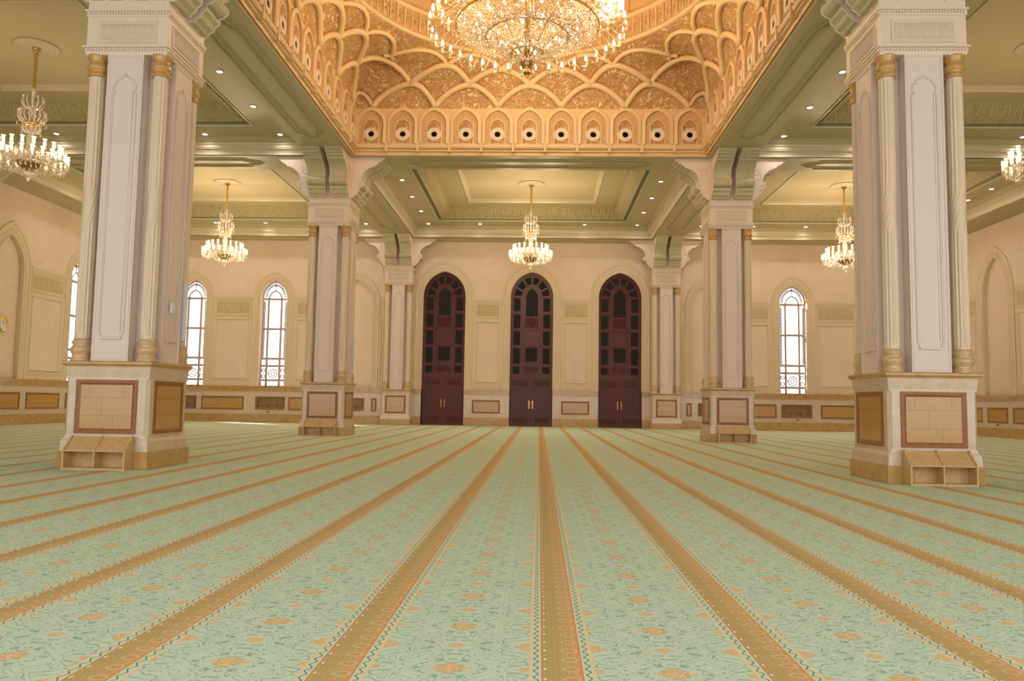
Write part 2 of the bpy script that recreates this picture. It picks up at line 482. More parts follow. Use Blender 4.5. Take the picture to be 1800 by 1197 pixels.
def wall_panel(T, u0, u1, parent, seed, arabic):
    """framed plaster field with an inscription tablet above, between two arches"""
    m = MB(); m.T = T
    pw = 0.20 if u1-u0 > 1.2 else 0.1
    m.box(u0, 0, ZT, u1, 0.03, 2.46)                                  # foot band
    for z0, z1, d in ((2.08, 2.14, 0.05), (2.36, 2.46, 0.055), (5.90, 6.04, 0.06), (7.06, 7.14, 0.05), (7.14, 7.26, 0.075)): m.box(u0, 0, z0, u1, d, z1)
    m.box(u0, 0, 2.46, u0+pw, 0.03, 5.9); m.box(u1-pw, 0, 2.46, u1, 0.03, 5.9)
    frame(m, u0+pw-0.02, u1-pw+0.02, 2.44, 5.92, 0.07, 0.0, 0.055)
    k = u0+0.1
    while k < u1-0.05: m.box(k, 0.03, 2.18, k+0.06, 0.045, 2.33); k += 0.12
    m.box(u0, 0, 6.04, u1, 0.025, 7.06)
    frame(m, u0+0.08, u1-0.08, 6.12, 7.0, 0.05, 0.02, 0.055)
    m.build('panel_moulding', mould, parent)
    if u1-u0 > 0.6:
        t = MB(); t.T = lambda u, d, z, T=T: T(u+(u0+u1)/2, d, z+6.56)
        t.box(-(u1-u0)/2+0.2, 0.02, -0.33, (u1-u0)/2-0.2, 0.032, 0.33)
        t.cur = 1; scroll_strokes(t, (u1-u0)-0.5, 0.62, seed, arabic)
        o = t.build('carved_tablet', [tabletbase, mould], parent)
        if arabic: o['label'] = 'carved tablet of raised script'

def wainscot(T, u0, u1, doors, shelves, parent):
    segs = []; cur = u0
    for (c, a) in doors: segs.append((cur, c-a)); cur = c+a
    segs.append((cur, u1))
    b = MB(); b.T = T; m = MB(); m.T = T; k = MB(); k.T = T
    for (a0, a1) in segs:
        b.box(a0, -0.35, 0.0, a1, 0.08, 0.46)
        k.box(a0, -0.35, 1.80, a1, 0.07, 1.97); k.box(a0, -0.35, 1.76, a1, 0.09, 1.80); k.box(a0, -0.35, 1.97, a1, 0.11, ZT)
        cur = a0
        for (s0, s1) in shelves:
            if s0 > a0 and s1 < a1:
                m.box(cur, -0.35, 0.46, s0+0.06, 0.05, 1.76)
                m.box(s0+0.06, -0.35, 0.46, s1-0.06, 0.05, 0.78); m.box(s0+0.06, -0.35, 1.40, s1-0.06, 0.05, 1.76)
                cur = s1-0.06
        m.box(cur, -0.35, 0.46, a1, 0.05, 1.76)
    b.build('skirting', tan, parent); m.build('marble_wainscot', marble, parent); k.build('dado_cap', tan, parent)
    for (s0, s1) in shelves:
        f = MB(); f.T = T; frame(f, s0, s1, 0.72, 1.46, 0.1, 0.05, 0.08); fo = f.build('wall_niche_frame', brown, parent)
        g = MB(); g.T = T
        g.box(s0+0.06, -0.25, 0.78, s1-0.06, -0.21, 1.40)
        for z in (0.78, 1.07, 1.37): g.box(s0+0.06, -0.21, z, s1-0.06, 0.0, z+0.03)
        L = s1-s0
        for fr in (0.36, 0.66): g.box(s0+L*fr, -0.21, 0.8, s0+L*fr+0.03, -0.01, 1.08)
        g.build('niche_shelf', shelfdark, fo)

ZW = ZS+0.02
DOORS = [(-5.0, 1.22), (0.02, 1.22), (5.04, 1.22)]
SPR = 7.35
back = struct('wall_back')
BN = [(-10.05, 1), (10.05, 1)]
BWIN = [-19.6, -14.88, 14.75, 19.5]
ops = [(c, a, 0.0, SPR, 1.45, False) for c, a in DOORS] + [(c, 0.95, ZT, 6.95, 1.3, True) for c, _ in BN] + [(c, 0.74, ZT, 7.2, 0.95, False) for c in BWIN]
plaster_wall(TB, -XW-0.3, XW+0.3, ZW, ops, back)
for c, a in DOORS: moulding(TB, c, a, SPR, 1.45, ZT, 0.45, back)
for c, _ in BN: moulding(TB, c, 0.95, 6.95, 1.3, ZT, 0.38, back)
for c in BWIN: moulding(TB, c, 0.78, 7.2, 1.0, ZT, 0.42, back)
shel = [(c-0.85, c+0.85) for c in (-20.0, -14.87, -10.3, 10.25, 14.87, 19.7)]
wainscot(TB, -XW, XW, DOORS, shel, back)
for u0, u1 in ((-18.85, -16.4), (-13.8, -11.6), (-9.05, -8.75), (-3.3, -1.72), (1.74, 3.32), (8.75, 9.05), (11.6, 13.75), (16.2, 18.5)): stone_panel(TB, u0, u1, back)
g = 1.33
pan = [(-22.8, -19.6-1.2), (-19.6+1.2, -14.88-1.2), (-14.88+1.2, -10.05-g), (-8.72, -8.36), (-5.0+1.67, 0.02-1.67), (0.02+1.67, 5.04-1.67), (8.36, 8.72), (10.05+g, 14.75-1.2), (14.75+1.2, 19.5-1.2), (19.5+1.2, 22.8)]
for i, (u0, u1) in enumerate(pan): wall_panel(TB, u0, u1, back, 10+i, 4 <= i <= 5)

lw = struct('wall_left')
LN = [33.2]; LW_ = [38.45]
plaster_wall(TL, -9, YW, ZW, [(33.2, 0.9, ZT, 6.95, 1.45, True), (38.45, 0.74, ZT, 7.2, 0.95, False)], lw)
moulding(TL, 33.2, 0.9, 6.95, 1.45, ZT, 0.5, lw)
for c in (38.45,): moulding(TL, c, 0.78, 7.2, 1.0, ZT, 0.42, lw)
wainscot(TL, -9, YW, [], [], lw)
for u0, u1 in ((32.1, 34.3), (34.75, 37.2), (37.7, 39.4), (40.0, 42.5)): stone_panel(TL, u0, u1, lw)
for i, (u0, u1) in enumerate(((34.6, 37.25), (39.65, 43.4))): wall_panel(TL, u0, u1, lw, 30+i, False)

rw = struct('wall_right')
plaster_wall(TR, -9, YW, ZW, [(38.9, 1.05, ZT, 7.1, 1.75, True), (33.7, 0.9, ZT, 6.95, 1.45, True)], rw)
moulding(TR, 38.9, 1.05, 7.1, 1.75, ZT, 0.5, rw)
moulding(TR, 33.7, 0.9, 6.95, 1.45, ZT, 0.5, rw)
wainscot(TR, -9, YW, [], [], rw)
for u0, u1 in ((40.25, 42.0), (38.1, 39.75), (35.6, 37.65), (33.0, 35.1)): stone_panel(TR, u0, u1, rw)
for i, (u0, u1) in enumerate(((40.5, 43.0), (35.15, 37.3))): wall_panel(TR, u0, u1, rw, 40+i, False)

# ------------------------------------------------------------------ doors
def make_door(idx, c):
    r = struct('door_%d' % idx); a, sp, ri = 1.22, SPR, 1.45
    T = lambda u, d, z: (u+c, YW-d, z)
    F = lambda u, v, d: (u, d, v)
    def pr(m, u0, u1, z0, z1, d0, d1): m.box(u0, d0, z0, u1, d1, z1)
    # transom framework: solid arched board with glazed and carved panels set on it
    m = MB(); m.T = T
    full = [(-a, 2.78)]+arc(a, sp, ri, 14)+[(a, 2.78)]
    m.prism(full, F, -0.34, -0.27)
    ins = arc(a-0.12, sp, ri-0.14, 14)
    out = arc(a, sp, ri, 14)
    m.loft([[(-a, -0.27, 2.78)]+[(x, -0.27, z) for x, z in out]+[(a, -0.27, 2.78)], [(-a, -0.2, 2.78)]+[(x, -0.2, z) for x, z in out]+[(a, -0.2, 2.78)],
            [(-a+0.12, -0.2, 2.78)]+[(x, -0.2, z) for x, z in ins]+[(a-0.12, -0.2, 2.78)], [(-a+0.12, -0.27, 2.78)]+[(x, -0.27, z) for x, z in ins]+[(a-0.12, -0.27, 2.78)]], False)
    for z0, z1 in ((2.74, 2.94), (3.40, 3.5)): pr(m, -a, a, z0, z1, -0.27, -0.19)
    for sx in (-1, 1):
        u = sorted((sx*0.45, sx*0.59)); pr(m, u[0], u[1], 2.9, 7.40, -0.27, -0.205)
        for z in (4.48, 5.46, 6.42, 7.37):
            q = sorted((sx*0.55, sx*1.12)); pr(m, q[0], q[1], z, z+0.09, -0.27, -0.21)
    for z in (4.53, 5.46): pr(m, -0.5, 0.5, z, z+0.1, -0.27, -0.205)
    i1 = arc(0.52, 7.35, 0.72, 8); i0 = arc(0.40, 7.35, 0.55, 8)
    m.loft([[(x, -0.27, z) for x, z in i1], [(x, -0.205, z) for x, z in i1], [(x, -0.205, z) for x, z in i0], [(x, -0.27, z) for x, z in i0]], False)
    for t in (0.5, 1.05, PI/2, PI-1.05, PI-0.5):
        cx, cz = math.cos(t), math.sin(t)
        p = [(0.5*cx, 7.35+0.7*cz), (1.1*cx, 7.35+1.28*cz)]; nx, nz = -(p[1][1]-p[0][1]), p[1][0]-p[0][0]; L = math.hypot(nx, nz); nx *= 0.045/L; nz *= 0.045/L
        m.prism([(p[0][0]+nx, p[0][1]+nz), (p[0][0]-nx, p[0][1]-nz), (p[1][0]-nx, p[1][1]-nz), (p[1][0]+nx, p[1][1]+nz)], F, -0.27, -0.21)
    m.box(-a, -0.345, 0.0, a, -0.32, 2.8)
    m.build('arched_transom', wood, r)
    def glass(poly, mat=navy, nm='transom_panel'):
        g_ = MB(); g_.T = T; g_.prism(poly, F, -0.275, -0.25); return g_.build(nm, mat, r)
    R4 = lambda u0, u1, z0, z1: [(u0, z0), (u1, z0), (u1, z1), (u0, z1)]
    for sx in (-1, 1):
        for z0, z1 in ((2.99, 3.36), (3.56, 4.42), (4.63, 5.40), (5.61, 6.36), (6.57, 7.31)):
            u = sorted((sx*0.66, sx*1.04)); glass(R4(u[0], u[1], z0, z1))
        for (t0, t1) in ((0.08, 0.45), (0.56, 0.98), (1.12, 1.50)):
            ts = [t0+(t1-t0)*k/4 for k in range(5)]
            poly = [(sx*0.60*math.cos(t), 7.38+0.76*math.sin(t)) for t in ts]+[(sx*1.0*math.cos(t), 7.38+1.14*math.sin(t)**1.0) for t in ts[::-1]]
            glass(poly)
    glass(R4(-0.33, 0.33, 3.68, 4.46)); glass(R4(-0.38, 0.38, 3.06, 3.32), carved, 'carved_panel')
    glass([(-0.34, 6.28)]+arc(0.34, 7.35, 0.5, 6)+[(0.34, 6.28)])
    glass(R4(-0.38, 0.38, 5.62, 6.20), carved, 'carved_panel')
    d = MB(); d.T = T
    for q in (0.0, PI/4):
        pts = [(0.24*math.cos(q+k*PI/2+PI/2), -0.235, 5.91+0.24*math.sin(q+k*PI/2+PI/2)) for k in range(4)]
        d.tube(pts, 0.018, 5, True)
    d.tube([(0.09*math.cos(k*PI/6), -0.235, 5.91+0.09*math.sin(k*PI/6)) for k in range(12)], 0.02, 5, True)
    d.build('star_ornament', wood, r)
    # two leaves
    for sx in (-1, 1):
        l = MB(); l.T = T
        u0, u1 = (0.005, a) if sx > 0 else (-a, -0.005)
        l.box(u0, -0.30, 0.02, u1, -0.25, 2.76)
        w = 0.17
        l.box(u0, -0.25, 0.02, u0+w, -0.225, 2.76); l.box(u1-w, -0.25, 0.02, u1, -0.225, 2.76)
        for z0, z1 in ((0.02, 0.14), (0.52, 0.62), (2.16, 2.26), (2.62, 2.73)): l.box(u0+w, -0.25, z0, u1-w, -0.228, z1)
        n = 6
        for k in range(n):
            x = u0+w+(u1-u0-2*w)*(k+0.5)/n; l.box(x-0.042, -0.25, 0.64, x+0.042, -0.226, 2.14)
        leaf = l.build('door_leaf', woodlight, r)
        for z0, z1 in ((0.18, 0.49), (2.29, 2.59)):
            p = MB(); p.T = T; p.box(u0+w+0.03, -0.25, z0, u1-w-0.03, -0.238, z1); p.build('carved_panel', carved, leaf)
        h = MB(); h.T = T; x = sx*0.10
        h.box(x-0.035, -0.225, 1.02, x+0.035, -0.215, 1.48)
        h.tube([(x, -0.22, 1.06), (x, -0.17, 1.09), (x, -0.16, 1.25), (x, -0.17, 1.41), (x, -0.22, 1.44)], 0.022, 6)
        h.lathe(x, -0.18, [(0.0, 1.43), (0.03, 1.44), (0.035, 1.47), (0.0, 1.5)], 8)
        ho = h.build('door_handle', brass, leaf); ho['label'] = 'polished brass handle'
for i, (c, a) in enumerate(DOORS): make_door(i+1, c)

# ------------------------------------------------------------------ windows
def make_window(idx, T0, c):
    r = struct('window_%d' % idx); a, sp, ri = 0.74, 7.2, 0.95
    T = lambda u, d, z: T0(u+c, d, z)
    F = lambda u, v, d: (u, d, v)
    m = MB(); m.T = T
    o = arc(a, sp, ri, 12); i_ = arc(a-0.07, sp, ri-0.08, 12)
    def fr(pts, d): return [(x, d, z) for x, z in pts]
    O = [(-a, ZT)]+o+[(a, ZT)]; I = [(-a+0.07, ZT+0.05)]+i_+[(a-0.07, ZT+0.05)]
    m.loft([fr(O, -0.3), fr(O, -0.2), fr(I, -0.2), fr(I, -0.3), fr(O, -0.3)], True)
    for sx in (-1, 1): u = sorted((sx*0.325, sx*0.435)); m.box(u[0], -0.29, ZT, u[1], -0.2, 7.15)
    i1 = arc(0.41, 7.1, 0.52, 8); i0 = arc(0.34, 7.1, 0.44, 8)
    m.loft([fr(i1, -0.29), fr(i1, -0.2), fr(i0, -0.2), fr(i0, -0.29)], False)
    for z in (2.36, 3.18, 3.60, 5.32, 7.06): m.box(-a, -0.285, z-0.02, a, -0.205, z+0.10)
    m.box(-0.02, -0.27, 7.58, 0.02, -0.22, 8.1)
    m.build('window_frame', winframe, r)
    g_ = MB(); g_.T = T
    # tracery: chains of little rings in the side lights, a rosette below
    def ring(cu, cz, rr, t=0.026, n=8): g_.tube([(cu+rr*math.cos(2*PI*k/n), -0.25, cz+rr*math.sin(2*PI*k/n)) for k in range(n)], t, 4, True)
    for sx in (-1, 1):
        z = 3.78
        while z < 7.0: ring(sx*0.63, z, 0.05, 0.026); z += 0.13
        g_.tube([(sx*0.58, -0.25, 3.7), (sx*0.58, -0.25, 5.3)], 0.01, 4); g_.tube([(sx*0.58, -0.25, 5.42), (sx*0.58, -0.25, 7.0)], 0.01, 4)
        for z0 in (2.5, 2.85): ring(sx*0.55, z0+0.12, 0.10)
    for k in range(15):
        t = PI*(k+0.5)/15; ring(0.55*math.cos(t)*1.0, 7.2+0.72*math.sin(t), 0.05)
    ring(0, 2.78, 0.26, 0.022, 16); ring(0, 2.78, 0.1, 0.016, 10)
    for k in range(8):
        t = 2*PI*k/8; ring(0.17*math.cos(t), 2.78+0.17*math.sin(t), 0.06, 0.012)
    g_.tube([(-0.66, -0.25, 3.36), (0.66, -0.25, 3.36)], 0.014, 4)
    for k in range(12): ring(-0.6+k*0.109, 2.2, 0.05, 0.009)
    g_.build('window_tracery', wingrille, r)
    p = MB(); p.T = T
    p.prism([(-a+0.03, ZT+0.02)]+arc(a-0.03, sp, ri-0.04, 10)+[(a-0.03, ZT+0.02)], F, -0.262, -0.256)
    p.build('window_pane', pane, r)
for i, c in enumerate(BWIN): make_window(i+1, TB, c)
for i, c in enumerate((38.45,)): make_window(i+5, TL, c)

# ------------------------------------------------------------------ ceiling: beams, coffers
ceil = struct('ceiling')
def soffit_panel(m, x0, y0, x1, y1):
    """raised double outline with pointed ends on the underside of a beam"""
    lx, ly = x1-x0, y1-y0; cx, cy = (x0+x1)/2, (y0+y1)/2
    horiz = lx > ly; L = max(lx, ly)/2; w = min(lx, ly)/2
    for (e, hw) in ((0.0, 0.48), (0.14, 0.30)):
        a = L-e-0.1; pts = [(-a, 0), (-a+0.22, hw*0.45), (-a+0.45, hw*0.55), (-a+0.6, hw), (a-0.6, hw), (a-0.45, hw*0.55), (a-0.22, hw*0.45), (a, 0), (a-0.22, -hw*0.45), (a-0.45, -hw*0.55), (a-0.6, -hw), (-a+0.6, -hw), (-a+0.45, -hw*0.55), (-a+0.22, -hw*0.45)]
        P = [(cx+u, cy+v, ZS-0.005) if horiz else (cx+v, cy+u, ZS-0.005) for u, v in pts]
        m.tube(P, 0.035, 4, True)
def soffit(x0, y0, x1, y1, panel=True, ends=1.9):
    m = MB(); m.box(x0, y0, ZS, x1, y1, ZS+0.5)
    if panel:
        if x1-x0 > y1-y0: soffit_panel(m, x0+ends, y0, x1-ends, y1)
        else: soffit_panel(m, x0, y0+ends, x1, y1-ends)
    return m.build('beam', sage, ceil)
for s in (-1, 1):
    x0, x1 = sorted((s*RX0, s*RX1))
    for j in range(3): soffit(x0, BY[j][1], x1, BY[j+1][0])
    w0, w1 = sorted((s*21.32, s*XW)); soffit(w0, -2.6, w1, YW, False)
for j in range(3):
    y0, y1 = BY[j]
    soffit(-RX0, y0, RX0, y1); soffit(-21.32, y0, -RX1, y1); soffit(RX1, y0, 21.32, y1)
    for s in (-1, 1): a, b = sorted((s*RX0, s*RX1)); soffit(a, y0, b, y1, False)
soffit(-21.32, BY[3][0], 21.32, YW, False)

HC = 11.1; HI = 11.66; HP = 11.78
def coffer(cx, y0, y1, hx):
    cy, hy = (y0+y1)/2, (y1-y0)/2
    def rr(o, z): return [(cx-hx+o, cy-hy+o, z), (cx+hx-o, cy-hy+o, z), (cx+hx-o, cy+hy-o, z), (cx-hx+o, cy+hy-o, z)]
    m = MB()
    m.loft([rr(o, z) for o, z in ((0, 10.5), (0.0, 10.52), (0.03, 10.52), (0.05, 10.60), (0.10, 10.68), (0.17, 10.72), (0.17, 10.76), (0.20, 10.76), (0.21, 10.86), (0.25, 10.86), (0.26, 10.90))])
    m.build('cornice', creamgloss, ceil)
    m = MB()
    m.loft([rr(o, z) for o, z in ((0.26, 10.90), (0.27, 10.96), (0.32, 10.97), (0.33, 11.03), (0.38, 11.04), (0.39, HC), (1.56, HC))])
    m.build('perimeter_band', sage, ceil)
    m = MB()
    m.loft([rr(o, z) for o, z in ((1.56, HC), (1.57, HC-0.03), (1.61, HC-0.03), (1.62, HC+0.01))])
    m.build('coffer_bead', creamgloss, ceil)
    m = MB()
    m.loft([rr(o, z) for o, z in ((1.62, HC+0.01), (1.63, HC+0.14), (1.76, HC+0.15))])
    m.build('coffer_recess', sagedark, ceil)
    m = MB()
    m.loft([rr(o, z) for o, z in ((1.76, HC+0.15), (1.77, HC+0.06), (1.84, HC+0.06), (1.86, HC+0.10), (2.10, HC+0.22), (2.28, HC+0.42), (2.34, HI))])
    m.build('leaf_frieze', friezem, ceil)
    m = MB()
    m.loft([rr(o, z) for o, z in ((2.34, HI), (2.34, HI-0.03), (2.38, HI-0.03), (2.38, HI), (3.36, HI))])
    m.build('inner_band', sage, ceil)
    m = MB()
    m.loft([rr(o, z) for o, z in ((3.36, HI), (3.37, HI-0.04), (3.42, HI-0.04), (3.45, HI+0.02), (3.54, HI+0.06), (3.56, HP))])
    m.build('panel_bead', creamgloss, ceil)
    m = MB(); m.F(*[m.P(p) for p in rr(3.56, HP)]); m.box(cx-hx, cy-hy, HP+0.3, cx+hx, cy+hy, HP+0.4)
    m.build('centre_panel', sagelight, ceil)
SBX = 14.82
for j in (0, 1, 2):
    y0, y1 = BY[j][1], BY[j+1][0]
    for s in (-1, 1): coffer(s*SBX, y0, y1, 6.49)
    if j != 1: coffer(0, y0, y1, RX0)
# upstands above the beams close the gap up to the coffer roofs
m = MB()
for s in (-1, 1):
    a, b = sorted((s*(RX0+0.05), s*RX1)); m.box(a, -2.6, ZS+0.5, b, YW, HP+0.4)
    a, b = sorted((s*21.32, s*(XW+0.4))); m.box(a, -2.6, ZS+0.5, b, YW, HP+0.4)
for (y0, y1) in ((-2.6, 0.9), (14.1, 15.75), (28.55, 30.15), (42.95, YW+0.4)): m.box(-XW, y0, ZS+0.5, XW, y1, HP+0.4)
m.build('roof_upstand', plaster, ceil)

# ------------------------------------------------------------------ dome over the central bay
DC = (0.0, 22.15); DX, DYH = 6.54, 6.23; ZV, ZR, RR = 12.3, 14.1, 5.65
def rect_pt(u):
    u %= 44; k = int(u//11); f = (u-11*k)/11*2-1
    if k == 0: return (f*DX, DC[1]+DYH)
    if k == 1: return (DX, DC[1]-f*DYH)
    if k == 2: return (-f*DX, DC[1]-DYH)
    return (-DX, DC[1]+f*DYH)
def surf(u, z, off=0.0):
    x, y = rect_pt(u)
    t = max(0.0, min(1.0, (z-ZV)/(ZR-ZV))); e = 1-math.cos(t*PI/2)
    uc = abs((u+5.5) % 11-5.5); w = max(0.0, 1-uc/2.4); w = w*w*(3-2*w)
    if t < 0.76: ec = 0.24*(t/0.76)**2
    elif t < 0.83: ec = 0.24+0.40*(t-0.76)/0.07
    else: ec = 0.64+0.36*(t-0.83)/0.17
    e = e+(ec-e)*w
    th = math.atan2((y-DC[1])/DYH, x/DX); cx, cy = DC[0]+RR*math.cos(th), DC[1]+RR*math.sin(th)
    X_, Y_ = x+(cx-x)*e, y+(cy-y)*e
    d = Vector((DC[0]-X_, DC[1]-Y_)); d.normalize()
    dz = -0.6*t*off
    return (X_+d.x*off, Y_+d.y*off, z+dz)
us = [k*0.25 for k in range(177)]
m = MB(); m.smooth = False
m.loft([[surf(u, z) for u in us] for z in (10.5, 10.9, 12.3)], False)
m.build('dome_wall', domewall, ceil)
m = MB(); m.smooth = True
m.loft([[surf(u, ZV+(ZR-ZV)*k/10) for u in us] for k in (0, 1, 2, 3, 4, 5, 6, 7, 7.6, 7.8, 8.0, 8.3, 8.6, 9, 9.5, 10)], False)
m.build('dome_pendentive', domerelief, ceil)
# cornice with clips
m = MB()
def rct(o, z): return [(-DX-0.12+o, DC[1]-DYH-0.12+o, z), (DX+0.12-o, DC[1]-DYH-0.12+o, z), (DX+0.12-o, DC[1]+DYH+0.12-o, z), (-DX-0.12+o, DC[1]+DYH+0.12-o, z)]
m.loft([rct(o, z) for o, z in ((0, 10.5), (0.06, 10.5), (0.07, 10.56), (0.1, 10.57), (0.12, 10.63), (0.20, 10.64), (0.20, 10.67), (0.13, 10.68), (0.13, 10.72), (0.22, 10.74), (0.26, 10.79), (0.26, 10.84), (0.22, 10.90), (0.17, 10.92), (0.16, 10.95), (0.11, 10.95))])
m.build('dome_cornice', domecream, ceil)
m = MB()
for u in range(44):
    x, y = rect_pt(u+0.001); k = u//11
    if k % 2 == 0:
        s = -1 if k == 0 else 1; ys = sorted((y+s*0.02, y+s*0.17)); m.box(x-0.05, ys[0], 10.60, x+0.05, ys[1], 10.95)
    else:
        s = -1 if k == 1 else 1; xs = sorted((x+s*0.02, x+s*0.17)); m.box(xs[0], y-0.05, 10.60, xs[1], y+0.05, 10.95)
m.build('cornice_clips', domewall, ceil)
# arcade of portholes, built once and turned into place
A0 = empty('porthole_bay'); A0.parent = ceil
def bay_proto():
    w = 1.15
    F = lambda u, v, d: (u, -d, v)
    m = MB(); o1 = arc(0.57, 0.78, 0.72, 10); i1 = arc(0.45, 0.78, 0.57, 10)
    fr = lambda pts, d: [(x, -d, z) for x, z in pts]
    O = [(-0.57, 0.0)]+o1+[(0.57, 0.0)]; I = [(-0.45, 0.0)]+i1+[(0.45, 0.0)]
    m.loft([fr(O, 0.0), fr(O, 0.07), fr([(x*1.0, z) for x, z in I], 0.09), fr(I, 0.0)], False)
    a = m.build('arch_rib', domecream)
    m = MB(); m.prism([(-0.45, 0.0)]+arc(0.45, 0.78, 0.57, 8)+[(0.45, 0.0)], F, 0.0, 0.012); b = m.build('lattice_panel', domelattice)
    m = MB(); o2 = arc(0.29, 0.66, 0.38, 8); i2 = arc(0.255, 0.66, 0.33, 8)
    O = [(-0.29, 0.0)]+o2+[(0.29, 0.0)]; I = [(-0.255, 0.0)]+i2+[(0.255, 0.0)]
    m.loft([fr(O, 0.012), fr(O, 0.04), fr(I, 0.04), fr(I, 0.012)], False)
    m.cur = 1; m.prism([(-0.255, 0.0)]+i2+[(0.255, 0.0)], F, 0.0, 0.02, 1)
    c = m.build('inner_arch', [domecream, domerelief])
    m = MB(); zc = 0.385
    n = 20; rg = lambda r, d: [(r*math.cos(2*PI*k/n), -d, zc+r*math.sin(2*PI*k/n)) for k in range(n)]
    m.loft([rg(0.27, 0.01), rg(0.27, 0.05), rg(0.24, 0.065), rg(0.20, 0.05), rg(0.19, 0.06), rg(0.15, 0.07), rg(0.115, 0.055), rg(0.105, 0.03)])
    d = m.build('porthole_ring', holering)
    m = MB(); m.loft([rg(0.108, 0.028), rg(0.06, 0.0245), rg(0.001, 0.024)]); e = m.build('porthole_dark_disc', black)  # shallow black disc: the hole's darkness is painted, nothing is cut through
    return [a, b, c, d, e]
protos = bay_proto(); firstbay = True
pb = []
for u in range(44):
    x, y = rect_pt(u+0.5); k = u//11; rz = (0, -PI/2, PI, PI/2)[k]
    Lb = []
    for p in protos:
        o = p if u == 0 else p.copy()
        if u: C.objects.link(o)
        Lb.append(o)
    sc = 1.0 if k % 2 == 0 else 1.133/1.19
    root = Lb[0]; root.parent = ceil; root.location = (x, y, 10.94); root.rotation_euler = (0, 0, rz); root.scale = (1.02*sc, 1, 0.94)
    for o in Lb[1:]: o.parent = root
bpy.data.objects.remove(A0)
# interlaced ribs
def rib(uc, hl, hr, zl, zr, zp, r=0.115, n=14):
    pts = []
    for k in range(2*n+1):
        s = -1+k/n
        z0 = zl if s < 0 else zr; h = hl if s < 0 else hr
        z = z0+(zp-z0)*max(0.0, math.cos(s*PI/2))**0.72
        pts.append(surf(uc+s*h, z, 0.03))
    m = MB(); m.tube(pts, r, 8)
    m.cur = 1
    pts = []
    for k in range(2*n+1):
        s = (-1+k/n)*0.97
        z0 = zl if s < 0 else zr; h = hl if s < 0 else hr
        z = z0+0.13+(zp-z0)*max(0.0, math.cos(s*PI/2))**0.72
        if z < 14.06: pts.append(surf(uc+s*h, z, 0.035))
    if len(pts) == 2*n+1: m.tube(pts, 0.016, 4)
    m.build('interlaced_rib', [domecream, domeline], ceil)
Z1, Z2, Z3, Z4, ZK = 12.34, 13.12, 13.64, 14.0, 12.85
def catmull(P, n=6):
    P = [Vector(p) for p in P]; Q = [P[0]*2-P[1]]+P+[P[-1]*2-P[-2]]; out = []
    for i in range(1, len(Q)-2):
        a, b, c, d = Q[i-1], Q[i], Q[i+1], Q[i+2]
        for k in range(n):
            t = k/n; out.append(0.5*((2*b)+(c-a)*t+(2*a-5*b+4*c-d)*t*t+(3*b-a-3*c+d)*t**3))
    return out+[P[-1]]
for k in range(4):
    b = 11*k
    for c in (1.5, 3.5, 5.5, 7.5, 9.5): rib(b+c, 1, 1, Z1, Z1, Z2)
    for c in (2.5, 4.5, 6.5, 8.5): rib(b+c, 1, 1, Z2, Z2, Z3)
    for c in (3.5, 5.5, 7.5): rib(b+c, 1, 1, Z3, Z3, Z4, 0.085)
    rib(b, 0.5, 0.5, Z1, Z1, ZK, 0.085)
    # the wide arch that bridges the corner, and the two ribs crossing above it
    A, B = Vector(surf(b-1.5, Z2, 0.03)), Vector(surf(b+1.5, Z2, 0.03))
    def corner(q):
        v = A.lerp(B, (q+1)/2); v.z = Z2+(13.68-Z2)*max(0.0, math.cos(q*PI/2))**0.72; return v
    m = MB(); m.tube([corner(-1+q/12) for q in range(25)], 0.105, 6); m.build('interlaced_rib', domecream, ceil)
    for sg in (-1, 1):
        K = [(2.5, Z3), (2.15, 13.80), (1.6, 13.90), (0.9, 13.90), (0.35, 13.84), (0.0, 13.78), (-0.3, 13.75)]
        uz = catmull([(u, z, 0) for u, z in K], 5)
        m = MB(); m.tube([surf(b+sg*v.x, v.y, 0.04) for v in uz], 0.085, 6); m.build('interlaced_rib', domecream, ceil)
# ring, pierced frieze, drum with windows, shell
def circ(r, z, n=96): return [(DC[0]+r*math.cos(2*PI*k/n), DC[1]+r*math.sin(2*PI*k/n), z) for k in range(n)]
m = MB(); m.smooth = True
m.loft([circ(r, z) for r, z in ((5.72, 14.05), (5.58, 14.04), (5.55, 14.08), (5.60, 14.14), (5.60, 14.20), (5.68, 14.22))])
m.loft([circ(r, z) for r, z in ((5.68, 14.92), (5.60, 14.93), (5.56, 14.98), (5.56, 15.06), (5.64, 15.08), (6.2, 15.08))])
m.build('dome_ring', domecream, ceil)
m = MB(); m.loft([circ(5.68, 14.2), circ(5.68, 14.95)]); m.build('ring_frieze', domelattice, ceil)
m = MB()
for k in range(108):
    t = 2*PI*k/108; ct, st = math.cos(t), math.sin(t)
    def bar(t0, t1, z0, z1, r0, r1):
        q = []
        for z in (z0, z1):
            q.append([(DC[0]+r*math.cos(a), DC[1]+r*math.sin(a), z) for r, a in ((r0, t0), (r1, t0), (r1, t1), (r0, t1))])
        m.loft(q, True, True)
    bar(t-0.0035, t+0.0035, 14.2, 14.95, 5.62, 5.69)
    tm = t+PI/108
    for sg in (-1, 1):
        a0 = tm+sg*0.022; a1 = tm
        pts = [(DC[0]+5.665*math.cos(a), DC[1]+5.665*math.sin(a), z) for a, z in ((a1, 14.62), (a0, 14.25))]
        m.tube(pts, 0.018, 4)
    m.tube([(DC[0]+5.665*math.cos(a), DC[1]+5.665*math.sin(a), z) for a, z in ((tm-0.018, 14.66), (tm, 14.80), (tm+0.018, 14.66), (tm, 14.72))], 0.016, 4, True)
m.build('frieze_tracery', domecream, ceil)
m = MB()
NW = 12
